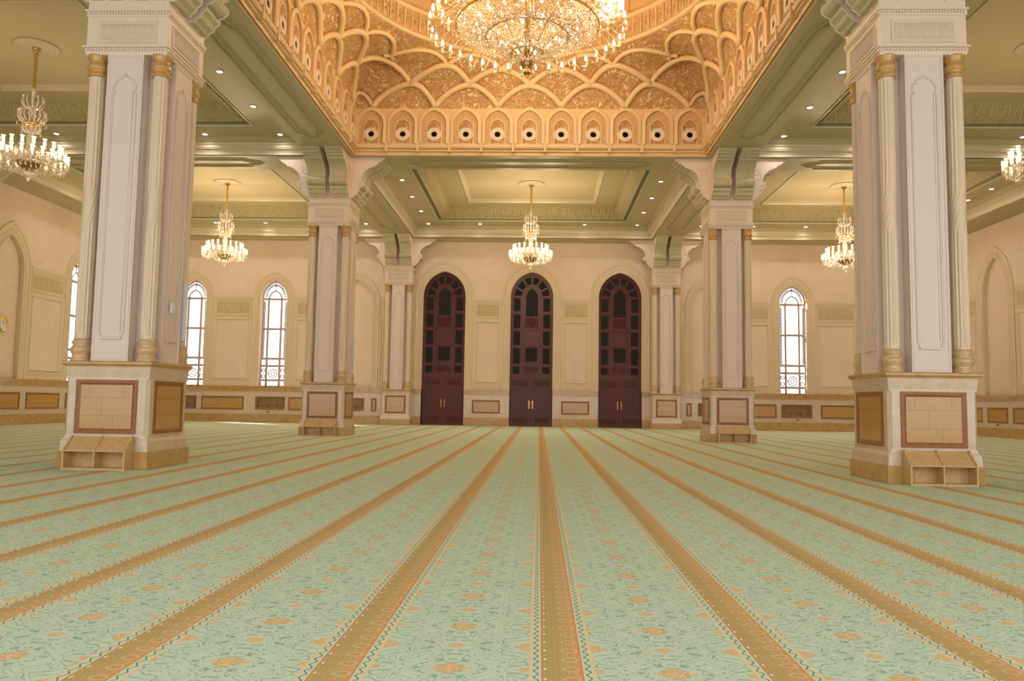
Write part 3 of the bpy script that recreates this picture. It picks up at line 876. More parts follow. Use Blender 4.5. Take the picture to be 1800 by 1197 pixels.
for k in range(NW):
    op_ = k == 11
    th = PI/2+2*PI*k/NW; hw = 0.10
    def seg(t0, t1, z0, z1, r0=5.7, r1=6.15, n=4):
        rings = []
        for r, z in ((r0, z0), (r0, z1), (r1, z1), (r1, z0), (r0, z0)):
            rings.append([(DC[0]+r*math.cos(t0+(t1-t0)*j/n), DC[1]+r*math.sin(t0+(t1-t0)*j/n), z) for j in range(n+1)])
        m.loft(rings, False)
        for t in (t0, t1):
            m.F(*[m.P((DC[0]+r*math.cos(t), DC[1]+r*math.sin(t), z)) for r, z in ((r0, z0), (r1, z0), (r1, z1), (r0, z1))])
    seg(th+hw, th+2*PI/NW-hw, 15.06, 18.0)
    seg(th-hw, th+hw, 17.2 if op_ else 15.06, 18.0)
    for s in (-1, 1):
        seg(th+s*(hw+0.03)-0.012, th+s*(hw+0.03)+0.012, 15.08, 17.8, 5.62, 5.72, 1)
m.build('dome_drum', domewall, ceil)
m = MB(); m.smooth = True
m.loft([circ(5.72, 18.0), circ(5.6, 18.02), circ(5.6, 18.2)]+[circ(5.62*math.cos(t*PI/2/9)+0.0001, 18.2+4.8*math.sin(t*PI/2/9)) for t in range(10)])
m.build('dome_shell', domerelief, ceil)
m = MB()
rr2 = lambda r, z: [(-9, 14, z), (9, 14, z), (9, 30.3, z), (-9, 30.3, z)]
m.loft([[rect_pt(u)+(12.17,) for u in us[:-1]], [(DC[0]+(rect_pt(u)[0])*1.3, DC[1]+(rect_pt(u)[1]-DC[1])*1.3, 12.17) for u in us[:-1]]])
m.loft([[( DC[0]+(rect_pt(u)[0])*1.02, DC[1]+(rect_pt(u)[1]-DC[1])*1.02, 12.2) for u in us[:-1]], [(DC[0]+(rect_pt(u)[0])*1.02, DC[1]+(rect_pt(u)[1]-DC[1])*1.02, 14.9) for u in us[:-1]]])
m.loft([[( DC[0]+(rect_pt(u)[0])*1.02, DC[1]+(rect_pt(u)[1]-DC[1])*1.02, 14.9) for u in us[:-1]], [(DC[0]+5.9*math.cos(math.atan2((rect_pt(u)[1]-DC[1])/DYH, rect_pt(u)[0]/DX)), DC[1]+5.9*math.sin(math.atan2((rect_pt(u)[1]-DC[1])/DYH, rect_pt(u)[0]/DX)), 15.02) for u in us[:-1]]])
m.build('dome_outer_skin', plaster, ceil)

# ------------------------------------------------------------------ columns
FACES = [0, PI/2, PI, -PI/2]          # outward normal: -y, +x, +y, -x
def rotT(a, off=(0, 0)):
    c, s = math.cos(a), math.sin(a)
    def T(u, d, z):                    # u along the face, d outward, z up
        x, y = u, -d
        return (c*x-s*y+off[0], s*x+c*y+off[1], z)
    return T
BR = [(0.0, 8.93), (0.10, 8.93), (0.13, 9.0), (0.22, 9.05), (0.25, 9.14), (0.33, 9.20), (0.34, 9.28), (0.30, 9.31), (0.42, 9.34), (0.49, 9.40), (0.52, 9.48), (0.49, 9.56), (0.42, 9.62), (0.38, 9.63), (0.39, 9.72), (0.44, 9.86), (0.53, 9.98), (0.66, 10.08), (0.82, 10.14), (0.90, 10.15), (0.92, 10.22), (1.02, 10.24), (1.03, 10.30), (1.13, 10.32), (1.14, 10.38), (1.25, 10.40), (1.26, 10.495), (0.0, 10.495)]
def make_column(wallside):
    r = empty('wall_pier' if wallside else 'column')
    faces = [0, 1, 3] if wallside else [0, 1, 2, 3]
    yb = 0.17                                          # local y where an engaged pier meets its wall
    def clipbox(m, h, z0, z1, h2=None):
        h2 = h if h2 is None else h2
        Y1 = yb if wallside else h
        Y2 = yb if wallside else h2
        m.loft([[(-h, -h, z0), (h, -h, z0), (h, Y1, z0), (-h, Y1, z0)], [(-h2, -h2, z1), (h2, -h2, z1), (h2, Y2, z1), (-h2, Y2, z1)]], True, True)
    # pedestal
    m = MB(); clipbox(m, 0.845, 0.0, 0.32); m.build('base_plinth', tan, r)
    m = MB()
    def oct_(h, c, z):
        Y = yb if wallside else h
        b = [(-h+c, -h, z), (h-c, -h, z), (h, -h+c, z)]
        b += [(h, Y, z), (-h, Y, z)] if wallside else [(h, h-c, z), (h-c, h, z), (-h+c, h, z), (-h, h-c, z)]
        return b+[(-h, -h+c, z)]
    m.loft([oct_(h, c, z) for h, c, z in ((0.825, 0.01, 0.32), (0.815, 0.01, 0.50), (0.79, 0.03, 0.56), (0.785, 0.06, 0.62), (0.785, 0.06, 1.62), (0.785, 0.01, 1.68), (0.80, 0.01, 1.86), (0.81, 0.01, 1.88))], True, True)
    m.build('pedestal', marble, r)
    m = MB(); clipbox(m, 0.81, 1.88, 1.90, 0.83); clipbox(m, 0.83, 1.90, 1.925, 0.85); clipbox(m, 0.85, 1.925, 1.955); clipbox(m, 0.85, 1.955, 1.975, 0.83); m.build('pedestal_cap', tan, r)
    for k in faces:
        hw = 0.575
        T = rotT(FACES[k])
        if wallside and k != 0:
            T = rotT(FACES[k]); 
            m = MB(); m.T = T; s = 1 if k == 1 else -1
            continue
        m = MB(); m.T = T; frame(m, -hw, hw, 0.64, 1.63, 0.10, 0.782, 0.81); f = m.build('panel_frame', brown, r)
        m = MB(); m.T = T; m.box(-hw+0.06, 0.78, 0.70, hw-0.06, 0.795, 1.57); m.build('stone_inlay', inlay, f)
    # shaft: core with a pilaster on each face
    m = MB(); clipbox(m, 0.50, 1.97, 7.86)
    for k in faces:
        m.T = rotT(FACES[k]); 
        if wallside and k != 0:
            s = 1 if k == 1 else -1
            u = sorted((s*(-0.35), s*yb)); m.box(u[0], 0.3, 1.97, u[1], 0.74, 7.86)
        else: m.box(-0.35, 0.3, 1.97, 0.35, 0.76, 7.86)
    m.T = None
    m.build('shaft', colstone, r)
    for k in faces:
        if wallside and k != 0: continue
        m = MB(); m.T = rotT(FACES[k]); d = 0.76
        frame(m, -0.35, 0.35, 1.98, 7.85, 0.05, d-0.01, d+0.022)
        # cusped arch outline
        a, zb, zt = 0.228, 2.42, 7.10
        half = [(.2, zb), (.2, zb+.07), (.228, zb+.09), (.228, zt), (.185, zt+.015), (.185, zt+.03), (.215, zt+.07), (.212, zt+.14), (.185, zt+.195), (.15, zt+.215), (.15, zt+.235), (.135, zt+.275), (.1, zt+.295), (.07, zt+.295), (.055, zt+.325), (.03, zt+.335), (0, zt+.37)]
        pts = half + [(-x, z) for x, z in half[::-1]][1:]
        m.tube([(u, d+0.005, z) for u, z in pts], 0.022, 5, True)
        m.tube([(u*0.8, d+0.0, z*1.0) for u, z in [(a-0.02, zb+0.12), (a-0.02, zt)]], 0.008, 4)
        m.box(-0.19, d, zb-0.03, 0.19, d+0.04, zb+0.0)
        m.build('cusped_moulding', colstone, r)
    # fluted corner colonnettes
    q = 0.625
    zs = [2.36, 2.42, 2.5, 2.56]+[2.56+(4.55-2.56)*k/4 for k in range(1, 5)]+[4.55+0.75*k/9 for k in range(1, 10)]+[5.3+(7.3-5.3)*k/4 for k in range(1, 5)]+[7.36, 7.42, 7.48]
    tw = lambda z: 0.0 if z < 4.55 else (1.5*(z-4.55)/0.75 if z < 5.3 else 1.5)
    def mod(z0, t, z): return 1.0
    corners = [(-q, -q), (q, -q)] if wallside else [(-q, -q), (q, -q), (q, q), (-q, q)]
    for (cx, cy) in corners:
        m = MB(); m.smooth = True; n = 72; rings = []
        for z in zs:
            amp = 0.0 if (z < 2.45 or z > 7.4) else 0.2
            rings.append([(cx+0.135*(1-amp*(1-abs(math.cos((t-tw(z))*6))**0.75))*math.cos(t), cy+0.135*(1-amp*(1-abs(math.cos((t-tw(z))*6))**0.75))*math.sin(t), z) for t in [2*PI*j/n for j in range(n)]])
        m.loft(rings); co = m.build('colonnette', colflute, r)
        m = MB(); m.lathe(cx, cy, [(0.14, 7.44), (0.165, 7.45), (0.175, 7.48), (0.165, 7.51), (0.14, 7.53), (0.15, 7.57), (0.18, 7.60), (0.185, 7.64), (0.165, 7.69), (0.145, 7.72), (0.155, 7.77), (0.185, 7.83), (0.19, 7.86)], 24)
        m.build('capital', goldstone, co)
        m = MB(); m.lathe(cx, cy, [(0.185, 1.965), (0.185, 2.0), (0.155, 2.06), (0.155, 2.10), (0.185, 2.16), (0.19, 2.20), (0.165, 2.25), (0.145, 2.28), (0.165, 2.31), (0.17, 2.34), (0.14, 2.37), (0.138, 2.40)], 24)
        m.build('colonnette_base', basestone, co)
    # entablature and impost block
    m = MB(); 
    for h, z0, z1, h2 in ((0.78, 7.85, 7.90, 0.80), (0.80, 7.90, 7.98, 0.80), (0.835, 7.98, 8.015, 0.835), (0.79, 8.015, 8.05, 0.79), (0.785, 8.05, 8.60, 0.785), (0.80, 8.60, 8.625, 0.80), (0.80, 8.625, 8.70, 0.80), (0.83, 8.70, 8.735, 0.83), (0.785, 8.735, 10.5, 0.785)): clipbox(m, h, z0, z1, h2)
    for k in faces:
        m.T = rotT(FACES[k])
        for z in (7.915, 8.64):
            n = 28
            for j in range(n):
                u = -0.78+1.56*(j+0.5)/n
                if wallside and k != 0 and ((u if k == 1 else -u) > yb): continue
                m.box(u-0.017, 0.79, z, u+0.017, 0.825, z+0.055)
    m.T = None
    m.build('entablature', cream, r)
    for k in faces:
        if wallside and k != 0: continue
        m = MB(); m.T = rotT(FACES[k]); frame(m, -0.58, 0.58, 8.08, 8.53, 0.045, 0.782, 0.812)
        n = 24
        for j in range(n):
            u = -0.52+1.04*(j+0.5)/n
            m.tube([(u+0.012, 0.787, 8.15), (u-0.004, 0.787, 8.25), (u+0.006, 0.787, 8.36), (u-0.012, 0.787, 8.46)], 0.013, 5)
        m.build('fluted_panel', cream, r)
    for k in faces:
        for (u0, u1) in ((-0.74, -0.11), (0.11, 0.74)):
            if wallside and k != 0:
                if (k == 1) == (u0 > 0): continue
            T = rotT(FACES[k]); m = MB(); m.T = T
            m.cur = 0; m.prism([(d+0.78, z) for d, z in BR], lambda d, z, u: (u, d, z), u0, u1, 1)
            m.cur = 1
            for u in (u0, u1):       # rim, rosette and scroll eye on each cheek
                m.tube([(u, 0.78+d, z) for d, z in BR[1:-1]], 0.02, 4)
                sg = 1 if u == u1 else -1
                for (d, z, rr_) in ((0.38, 9.48, 0.06), (0.20, 9.95, 0.09)):
                    m.tube([(u+sg*0.004, 0.78+d+rr_*math.cos(j*PI/4), z+rr_*math.sin(j*PI/4)) for j in range(8)], 0.014, 4, True)
                fp = [(0.08, 9.72), (0.33, 9.72), (0.33, 10.12), (0.08, 10.12)]
                m.tube([(u+sg*0.003, 0.78+d, z) for d, z in fp], 0.012, 4, True)
            br = m.build('bracket', [bracketface, cream], r)
            # drop ornament on the block below
            m = MB(); m.T = T; uc = (u0+u1)/2
            m.prism([(uc-0.2, 9.04), (uc+0.2, 9.04), (uc+0.1, 8.96), (uc, 8.85), (uc-0.1, 8.96)], lambda u, z, d: (u, d, z), 0.78, 0.80)
            m.build('bracket_drop', cream, br)
    return r
bracketface = relief('bracket_relief', srgb(200, 192, 156), srgb(216, 208, 174), 10, 0.05, 0.45, 0.5)
YN, YF = 14.95, 29.36
col = make_column(False); tag(col, 'left foreground square column with a slim grey speaker and white box on its flank', 'column', 'free-standing columns under the dome corners'); col.location = (-7.5, YN, 0)
copy_tree(col, (7.5, YN, 0), 0, 'big right foreground square column, closest to the right edge of the photo')
copy_tree(col, (-7.5, YF, 0), 0, 'farther left square column standing in front of the back wall windows')
copy_tree(col, (7.5, YF, 0), 0, 'farther right square column standing beyond the big right foreground column')
pier = make_column(True); tag(pier, 'engaged pier on the back wall, left of the three dark doors', 'pier', 'piers engaged in the walls'); pier.location = (-7.5, 44.02, 0)
copy_tree(pier, (7.5, 44.02, 0), 0, 'engaged pier on the back wall, right of the three dark doors')
copy_tree(pier, (-22.72, YF, 0), PI/2, 'engaged pier on the left side wall, bracket cut by the photo edge')
copy_tree(pier, (22.72, YF, 0), -PI/2, 'engaged pier on the right side wall, past the right edge column')

# ------------------------------------------------------------------ shoe racks at the column feet
def make_rack():
    r = empty('shoe_rack'); w = 0.575; D = 0.30
    side = [(0.0, 0.0), (D, 0.0), (D, 0.36), (D-0.03, 0.40), (D-0.07, 0.42), (D-0.10, 0.46), (D-0.13, 0.50), (D-0.18, 0.52), (D-0.21, 0.58), (D-0.25, 0.61), (0.0, 0.61)]
    for u in (-w, w-0.03):
        m = MB(); m.prism(side, lambda d, z, u: (u, -d, z), u, u+0.03); m.build('side_panel', rackstone, r)
    mid = [(0.015, 0.04)]+[(d-0.01, z) for d, z in side[1:-1]]+[(0.015, 0.61)]
    mid[1] = (D-0.01, 0.04)
    m = MB(); m.prism(mid, lambda d, z, u: (u, -d, z), -0.013, 0.013); m.build('divider', rackstone, r)
    for nm, z0, z1, d1 in (('bottom_board', 0.0, 0.04, D-0.005), ('shelf', 0.33, 0.355, D-0.003)):
        m = MB(); m.box(-w+0.03, -d1, z0, w-0.03, 0, z1); m.build(nm, rackstone, r)
    m = MB(); m.box(-w+0.03, -0.015, 0.04, w-0.03, 0, 0.60); m.build('back_board', rackstone, r)
    m = MB(); m.prism([(0.02, 0.58), (D-0.03, 0.36), (D-0.03, 0.355), (0.02, 0.56)], lambda d, z, u: (u, -d, z), -w+0.03, w-0.03); m.build('sloping_tray', rackstone, r)
    return r
rackstone = vary(M('rack_stone', srgb(206, 174, 124), 0.35), srgb(190, 156, 104), 14, 4)
rack = make_rack(); tag(rack, 'small tan shoe rack at the foot of the left foreground column', 'shoe rack', 'shoe racks at the column feet'); rack.location = (-7.48, YN-0.853, 0)
copy_tree(rack, (7.48, YN-0.853, 0), 0, 'small tan shoe rack at the foot of the right foreground column')
copy_tree(rack, (-7.5, YF-0.853, 0), 0, 'small tan shoe rack at the foot of the farther left column')
copy_tree(rack, (7.5, YF-0.853, 0), 0, 'small tan shoe rack at the foot of the farther right column')

# ------------------------------------------------------------------ chandeliers
def make_chandelier():
    r = empty('chandelier')                    # origin at the ceiling panel
    Z = lambda z: z-HP
    m = MB(); m.lathe(0, 0, [(0.0, Z(HP-0.001)), (0.62, Z(HP-0.001)), (0.63, Z(HP-0.03)), (0.58, Z(HP-0.05)), (0.4, Z(HP-0.04)), (0.36, Z(HP-0.06)), (0.0, Z(HP-0.06))], 32, False); m.build('ceiling_rose', creamgloss, r)
    m = MB(); m.lathe(0, 0, [(0.02, Z(11.73)), (0.13, Z(11.72)), (0.13, Z(11.68)), (0.06, Z(11.62)), (0.048, Z(11.58)), (0.048, Z(10.52)), (0.07, Z(10.50)), (0.07, Z(10.46)), (0.0, Z(10.45))], 16); m.build('hanging_rod', brass, r)
    m = MB(); m.lathe(0, 0, [(0.03, Z(10.46)), (0.13, Z(10.44)), (0.05, Z(10.34)), (0.08, Z(10.22)), (0.035, Z(10.12)), (0.05, Z(9.95)), (0.10, Z(9.84)), (0.04, Z(9.74)), (0.07, Z(9.55)), (0.03, Z(9.42)), (0.10, Z(9.34)), (0.13, Z(9.22)), (0.07, Z(9.1)), (0.12, Z(8.9)), (0.09, Z(8.6)), (0.14, Z(8.4)), (0.08, Z(8.2))], 14); m.build('crystal_stem', crystal, r)
    for (z, rr_, h, n) in ((9.86, 0.30, 0.36, 12), (9.42, 0.38, 0.36, 16), (9.12, 0.26, 0.2, 12)):
        m = MB()
        for k in range(n):
            t = 2*PI*k/n; c, s = math.cos(t), math.sin(t)
            m.tube([(0.06*c, 0.06*s, Z(z)), (rr_*0.7*c, rr_*0.7*s, Z(z+0.02)), (rr_*c, rr_*s, Z(z+h*0.45)), (rr_*0.82*c, rr_*0.82*s, Z(z+h)), (rr_*1.02*c, rr_*1.02*s, Z(z+h*0.9))], 0.022, 4)
            m.lathe(rr_*1.0*c, rr_*1.0*s, [(0.001, Z(z-0.10)), (0.018, Z(z-0.05)), (0.001, Z(z+0.04))], 4)
        m.build('crystal_plume', crystal, r)
    m = MB()
    m.lathe(0, 0, [(0.06, Z(9.44)), (0.24, Z(9.40)), (0.26, Z(9.37)), (0.24, Z(9.34)), (0.06, Z(9.34))], 20)
    m.build('gilt_collar', gold, r)
    m = MB(); m.lathe(0, 0, [(0.05, Z(8.34)), (0.34, Z(8.30)), (0.36, Z(8.24)), (0.30, Z(8.12)), (0.18, Z(8.02)), (0.10, Z(7.98)), (0.0, Z(7.97))], 20); m.build('gilt_bowl', darkgold, r)
    m = MB(); m.lathe(0, 0, [(0.06, Z(7.98)), (0.11, Z(7.92)), (0.15, Z(7.84)), (0.09, Z(7.78)), (0.04, Z(7.75)), (0.07, Z(7.70)), (0.0, Z(7.62))], 10); m.build('crystal_finial', crystal, r)
    m = MB()
    rnd = random.Random(3)
    for (rad, z, n) in ((0.95, 8.16, 44), (0.72, 8.10, 34), (0.45, 8.08, 22), (0.30, 7.98, 14), (1.02, 8.22, 26)):
        for k in range(n):
            t = 2*PI*k/n; c, s = math.cos(t), math.sin(t); zz = Z(z+rnd.uniform(-0.05, 0.05))
            m.lathe(rad*c, rad*s, [(0.001, zz-0.13), (0.02, zz-0.09), (0.014, zz-0.02), (0.001, zz)], 4)
    for rad0, z0, rad1, z1, n in ((0.36, 8.3, 0.95, 8.2, 24),):
        for k in range(n):
            t = 2*PI*k/n; c, s = math.cos(t), math.sin(t)
            for j in range(1, 6):
                f = j/6; rd = rad0+(rad1-rad0)*f; zz = Z(z0+(z1-z0)*f-0.10*math.sin(f*PI))
                m.lathe(rd*c, rd*s, [(0.001, zz-0.025), (0.02, zz), (0.001, zz+0.025)], 4)
    o = m.build('crystal_drops', crystal, r); o['kind'] = 'stuff'
    def arm_mesh(rad, zl, zlow):
        m = MB()
        m.tube([(0.18, 0, Z(8.34)), (rad*0.45, 0, Z(zl-0.02)), (rad*0.62, 0, Z(zlow+0.05)), (rad*0.80, 0, Z(zlow-0.06)), (rad*0.95, 0, Z(zlow)), (rad, 0, Z(zl-0.16))], 0.02, 5)
        m.lathe(rad, 0, [(0.01, Z(zl-0.20)), (0.06, Z(zl-0.16)), (0.065, Z(zl-0.15)), (0.03, Z(zl-0.12)), (0.025, Z(zl-0.08))], 8)
        return m
    def shade_mesh(rad, zl):
        m = MB(); m.lathe(rad, 0, [(0.02, Z(zl-0.09)), (0.045, Z(zl-0.05)), (0.048, Z(zl+0.0)), (0.036, Z(zl+0.06)), (0.046, Z(zl+0.10)), (0.066, Z(zl+0.13))], 8, False); return m
    for (rad, zl, zlow, n) in ((1.0, 8.37, 8.10, 24), (0.82, 8.66, 8.36, 18)):
        first = None
        for k in range(n):
            if first is None:
                a = arm_mesh(rad, zl, zlow).build('arm', crystal, r); b = shade_mesh(rad, zl).build('lamp_shade', shadeglow, a); b['label'] = 'lit tulip glass shade'
                first = (a, b)
            else:
                a = first[0].copy(); b = first[1].copy(); C.objects.link(a); C.objects.link(b); a.parent = r; b.parent = a
            a.rotation_euler = (0, 0, 2*PI*(k+0.5)/n)
    return r
ch = make_chandelier()
CH = [((0.0, 36.6), 'small lit crystal chandelier hanging in front of the middle door'),
      ((-14.75, 36.6), 'small lit crystal chandelier hanging before the white back wall between the two left columns'),
      ((14.75, 36.6), 'small lit crystal chandelier hanging just left of the right foreground column'),
      ((-14.75, 22.15), 'lit crystal chandelier at the left edge, left of the foreground column'),
      ((14.75, 22.15), 'lit crystal chandelier cut off by the right edge of the photo')]
for i, ((x, y), lab) in enumerate(CH):
    if i == 0: tag(ch, lab, 'chandelier', 'small crystal chandeliers in the side bays'); ch.location = (x, y, HP)
    else: copy_tree(ch, (x, y, HP), 0, lab)
    for k in range(4):
        t = PI/4+k*PI/2
        lamp('chandelier_light', 'POINT', (x+1.22*math.cos(t), y+1.22*math.sin(t), 8.55), (P_SMALL if y > 30 else P_MID)/4, WARM, 0.12)

def make_big():
    r = empty('grand_chandelier', (DC[0], DC[1], 23.0)); Z = lambda z: z-23.0
    m = MB(); m.lathe(0, 0, [(0.05, Z(22.99)), (0.3, Z(22.95)), (0.06, Z(22.8)), (0.06, Z(15.4)), (0.3, Z(15.2)), (0.1, Z(15.0)), (0.1, Z(11.5))], 14); m.build('hanging_rod', brass, r)
    def torus(m, rad, z, t, n=64): m.tube([(rad*math.cos(2*PI*k/n), rad*math.sin(2*PI*k/n), Z(z)) for k in range(n)], t, 6, True)
    for rad, z, t in ((2.1, 12.36, 0.045), (1.2, 12.05, 0.032), (0.47, 11.57, 0.03), (1.7, 13.3, 0.05), (1.3, 14.4, 0.05)):
        m = MB(); torus(m, rad, z, t); m.build('gilt_ring', gold, r)
    m = MB()
    for k in range(12):
        t = 2*PI*k/12; c, s = math.cos(t), math.sin(t)
        m.tube([(q*c, q*s, Z(z)) for q, z in ((0.1, 11.3), (0.47, 11.57), (1.2, 12.05), (2.1, 12.36), (1.7, 13.3), (1.3, 14.4), (0.2, 15.1))], 0.018, 5)
    m.build('gilt_stay', darkgold, r)
    m = MB(); m.lathe(0, 0, [(0.03, Z(10.92)), (0.10, Z(10.94)), (0.12, Z(11.0)), (0.08, Z(11.05)), (0.14, Z(11.13)), (0.19, Z(11.24)), (0.19, Z(11.30)), (0.1, Z(11.32))], 20); m.build('gilt_finial', darkgold, r)
    rnd = random.Random(5)
    prof = [(0.12, 11.3), (0.47, 11.55), (1.2, 12.03), (2.1, 12.34), (1.7, 13.25), (1.3, 14.3), (0.5, 15.0)]
    m = MB(); m2 = MB()
    def bead(m, x, y, z, a, b):
        rz = rnd.uniform(0, PI); i = [m.P((x, y, z+b)), m.P((x, y, z-b))]+[m.P((x+a*math.cos(rz+k*PI/2), y+a*math.sin(rz+k*PI/2), z)) for k in range(4)]
        for k in range(4):
            j = 2+(k+1) % 4; m.F(i[0], i[2+k], i[j]); m.F(i[1], i[j], i[2+k])
    for (ra, za), (rb, zb) in zip(prof, prof[1:]):
        L = math.hypot(rb-ra, zb-za); n = max(3, int(L/0.052))
        for k in range(n):
            f = (k+0.5)/n; rd = ra+(rb-ra)*f; z = za+(zb-za)*f-0.10*math.sin(f*PI)*(1 if zb < 12.4 else -0.4)
            cnt = int(2*PI*rd/0.062)
            for j in range(cnt):
                if rnd.random() < 0.12: continue
                t = 2*PI*(j+0.5*(k % 2))/cnt+rnd.uniform(-0.008, 0.008)
                bead(m, (rd+rnd.uniform(-.02, .02))*math.cos(t), rd*math.sin(t), Z(z+rnd.uniform(-.02, .02)), 0.025, 0.04)
    o = m.build('crystal_strands', crystalb, r); o['kind'] = 'stuff'
    # bulbs inside the basket
    for (rd, z, n) in ((0.3, 11.66, 3), (0.85, 12.1, 10), (1.5, 12.4, 18), (1.95, 12.75, 20), (1.3, 13.3, 12)):
        m = MB()
        for k in range(n):
            t = 2*PI*(k+0.3)/n; m.lathe(rd*math.cos(t), rd*math.sin(t), [(0.005, Z(z-0.07)), (0.04, Z(z-0.03)), (0.045, Z(z)), (0.02, Z(z+0.07)), (0.003, Z(z+0.1))], 6)
        m.build('inner_bulb_ring', bulbglow, r)
    def arm(rad, zb, r0):
        m = MB(); w = rad-r0
        m.tube([(r0, 0, Z(zb+0.05)), (r0+w*0.25, 0, Z(zb+0.12)), (r0+w*0.5, 0, Z(zb-0.06)), (r0+w*0.72, 0, Z(zb-0.22)), (r0+w*0.93, 0, Z(zb-0.18)), (rad, 0, Z(zb-0.02))], 0.022, 5)
        m.lathe(rad, 0, [(0.01, Z(zb-0.04)), (0.07, Z(zb)), (0.075, Z(zb+0.012)), (0.03, Z(zb+0.03))], 8)
        m.lathe(rad, 0, [(0.002, Z(zb-0.22)), (0.045, Z(zb-0.18)), (0.035, Z(zb-0.09)), (0.05, Z(zb-0.04)), (0.01, Z(zb-0.03))], 8)
        return m
    def bulb(rad, zb):
        m = MB(); m.lathe(rad, 0, [(0.02, Z(zb+0.03)), (0.045, Z(zb+0.07)), (0.05, Z(zb+0.12)), (0.03, Z(zb+0.19)), (0.003, Z(zb+0.25))], 8); return m
    for (rad, zb, r0, n, ph) in ((2.86, 12.28, 2.05, 40, 0.5), (2.62, 12.92, 1.85, 34, 0.0), (2.3, 13.55, 1.6, 26, 0.5)):
        first = None
        for k in range(n):
            if first is None:
                a = arm(rad, zb, r0).build('arm', armglass, r); b = bulb(rad, zb).build('candle_bulb', bulbglow, a); first = (a, b)
            else:
                a = first[0].copy(); b = first[1].copy(); C.objects.link(a); C.objects.link(b); a.parent = r; b.parent = a
            a.rotation_euler = (0, 0, 2*PI*(k+ph)/n)
    for k in range(8):
        t = 2*PI*k/8; lamp('grand_chandelier_light', 'POINT', (3.35*math.cos(t), DC[1]+3.35*math.sin(t), 12.5), P_BIG, (1.0, 0.70, 0.40), 0.15)
    for k in range(3):
        t = 2*PI*k/3+0.4; lamp('grand_chandelier_light', 'POINT', (1.0*math.cos(t), DC[1]+1.0*math.sin(t), 12.7), P_BIG*0.7, (1.0, 0.70, 0.40), 0.1)
    lamp('grand_chandelier_light', 'POINT', (0.9, DC[1], 15.6), P_BIG*1.6, (1.0, 0.66, 0.34), 0.3)
    tag(r, 'huge lit crystal chandelier hanging from the dome, cut by the top of the photo', 'chandelier')
armglass = glassy('arm_glass', (1.0, 0.84, 0.62), 0.25, 0.1)
make_big()

# ------------------------------------------------------------------ recessed downlights
def make_down():
    m = MB(); m.cur = 0
    m.lathe(0, 0, [(0.115, 0.0), (0.12, -0.012), (0.09, -0.014), (0.085, 0.0)], 18, False)
    m.cur = 1; m.lathe(0, 0, [(0.085, -0.006), (0.02, -0.010), (0.001, -0.010)], 16, False)
    return m.build('recessed_downlight', [white, downglow])
dl = make_down()
DL = []
side = {-1: 'left', 1: 'right'}
nth = ['first', 'second', 'third', 'fourth', 'fifth']
ordn = ['nearest', 'middle', 'farthest']
for s in (-1, 1):
    for i, y in enumerate((33.7, 36.5, 39.3)):
        DL.append((s*5.71, y, '%s of three round downlights in the %s ceiling band before the doors' % (ordn[i], side[s])))
    DL.append((s*5.73, 42.12, 'round downlight in the far %s ceiling corner before the doors' % side[s]))
    DL.append((s*2.87, 42.1, 'round downlight above the doors, just %s of the middle chandelier' % side[s]))
    for i, x in enumerate((9.23, 12.05, 14.87, 17.7, 20.42)):
        DL.append((s*x, 42.25, '%s downlight out from the doors, along the back of the far %s bay' % (nth[i], side[s])))
        DL.append((s*x, 27.85, '%s downlight out from the dome, along the back of the middle %s bay' % (nth[i], side[s])))
    for i, y in enumerate((22.35, 25.1)):
        DL.append((s*9.22, y, 'round downlight beside the dome beam on the %s, %s of the pair' % (side[s], ('nearer', 'farther')[i])))
    for i, y in enumerate((33.7, 36.5, 39.3)):
        DL.append((s*9.22, y, 'round downlight on the inner side of the far %s bay, %s of three' % (side[s], ordn[i])))
        DL.append((s*20.42, y+ (0.9 if i == 0 else 0), 'round downlight on the outer side of the far %s bay, %s of three' % (side[s], ordn[i])))
for i, (x, y, lab) in enumerate(DL):
    o = dl if i == 0 else dl.copy()
    if i: C.objects.link(o)
    o.location = (x, y, HC-0.001); tag(o, lab, 'downlight', 'recessed ceiling downlights')
    lamp('downlight_beam', 'SPOT', (x, y, HC-0.03), P_SPOT, (1.0, 0.93, 0.85), 0.05, None, 2.5)

# ------------------------------------------------------------------ small fittings
def line_speaker(x, y, z0, z1, rz, label, first=[None]):
    if first[0] is None:
        r = empty('line_speaker')
        m = MB(); m.prism([(-0.05, 0.0), (0.05, 0.0), (0.05, 0.05), (0.035, 0.08), (-0.035, 0.08), (-0.05, 0.05)], lambda u, d, z: (u, -d, z), 0.0, 1.15); m.build('speaker_body', speakergrey, r)
        m = MB(); m.box(-0.035, -0.087, 0.03, 0.035, -0.078, 1.12); m.build('speaker_grille', white, r)
        m = MB(); m.box(-0.03, -0.03, 0.9, 0.03, 0.01, 0.98); m.box(-0.03, -0.03, 0.15, 0.03, 0.01, 0.23); m.build('mounting_bracket', black, r)
        first[0] = r
    else: r = copy_tree(first[0])
    r.location = (x, y, z0); r.rotation_euler = (0, 0, rz); tag(r, label, 'speaker', 'slim line speakers')
line_speaker(-7.5+0.77, YN+0.42, 2.45, 3.6, PI/2, 'slim upright grey line speaker on the flank of the left foreground column')
line_speaker(-7.5+0.77, YF+0.30, 2.5, 3.6, PI/2, 'slim upright grey line speaker on the flank of the farther left column')
line_speaker(7.5+0.77, YF+0.0, 2.5, 3.6, PI/2, 'slim upright grey line speaker on the outer flank of the farther right column')
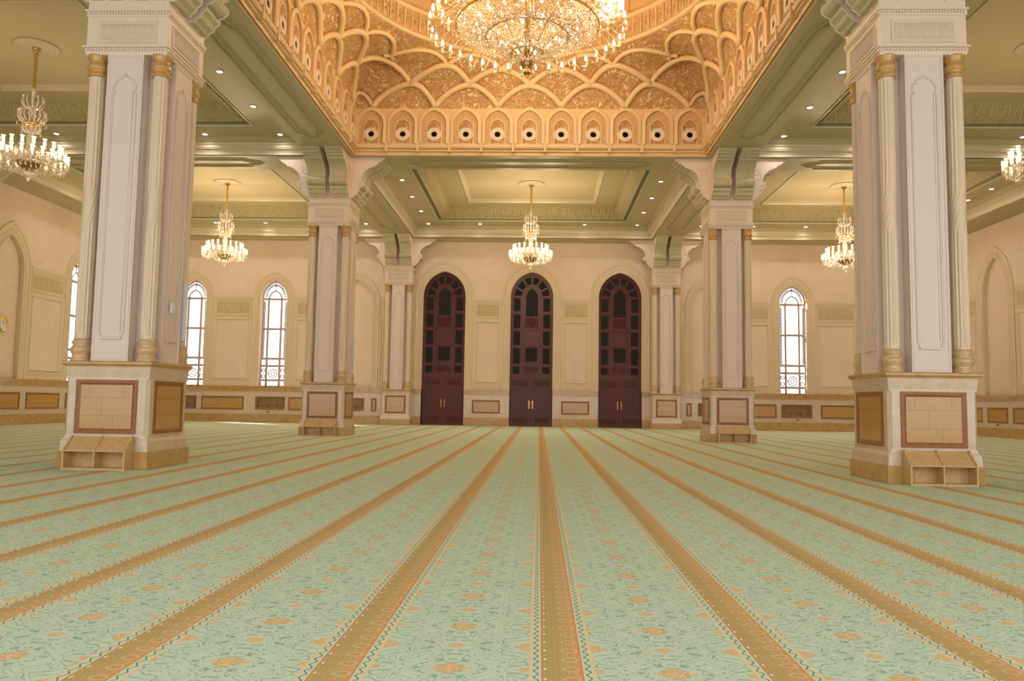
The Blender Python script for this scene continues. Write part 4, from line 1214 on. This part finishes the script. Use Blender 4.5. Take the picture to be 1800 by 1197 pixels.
line_speaker(2.55, YW-0.0, 2.5, 3.62, 0, 'slim upright line speaker on the back wall between the middle and right doors')
m = MB(); m.box(-0.0, -0.07, 0, 0.035, 0.07, 0.2); m.box(0.035, -0.05, 0.02, 0.042, 0.05, 0.18); o = m.build('wall_box', white); o.location = (-7.5+0.79, YN-0.08, 2.96)
tag(o, 'small white wall box on the flank of the left foreground column', 'wall box')
# oval wall clock
r = empty('wall_clock', (-XW-0.16, 33.2, 4.43), PI/2)
m = MB(); n = 28
ov = lambda a, b, d: [(a*math.cos(2*PI*k/n), -d, b*math.sin(2*PI*k/n)) for k in range(n)]
m.smooth = True; m.loft([ov(0.28, 0.36, 0.0), ov(0.29, 0.37, 0.05), ov(0.25, 0.33, 0.08), ov(0.2, 0.27, 0.05), ov(0.19, 0.26, 0.03)]); m.build('clock_frame', gold, r)
m = MB(); m.loft([ov(0.2, 0.27, 0.028), ov(0.001, 0.001, 0.03)]); m.build('clock_dial', clockface, r)
m = MB(); m.box(-0.008, -0.04, 0, 0.008, -0.035, 0.16); m.box(0, -0.04, -0.007, 0.1, -0.035, 0.007); m.build('clock_hands', black, r)
tag(r, 'oval gilt-framed wall clock at the left edge of the photo', 'clock')
# sockets
def socket(T, u, z, label, first=[None]):
    rz = {'b': 0, 'r': -PI/2, 'l': PI/2}[T[1]]
    if first[0] is None:
        m = MB(); m.cur = 0; m.box(-0.1, -0.012, -0.045, 0.1, 0, 0.045); m.cur = 1
        for k in (-0.05, 0.05): m.box(k-0.03, -0.016, -0.028, k+0.03, -0.01, 0.028)
        o = m.build('wall_socket', [brass, black]); first[0] = o
    else: o = first[0].copy(); C.objects.link(o)
    o.location = T[0](u, 0.05, z); o.rotation_euler = (0, 0, rz); tag(o, label, 'socket', 'sockets in the marble dado')
socket((TB, 'b'), -15.0, 0.6, 'small brass socket plate under the shelf niche of the left back windows')
socket((TB, 'b'), 14.9, 0.6, 'small brass socket plate under the shelf niche of the right back window')
socket((TR, 'r'), 38.95, 0.6, 'small brass socket plate low on the right side wall')
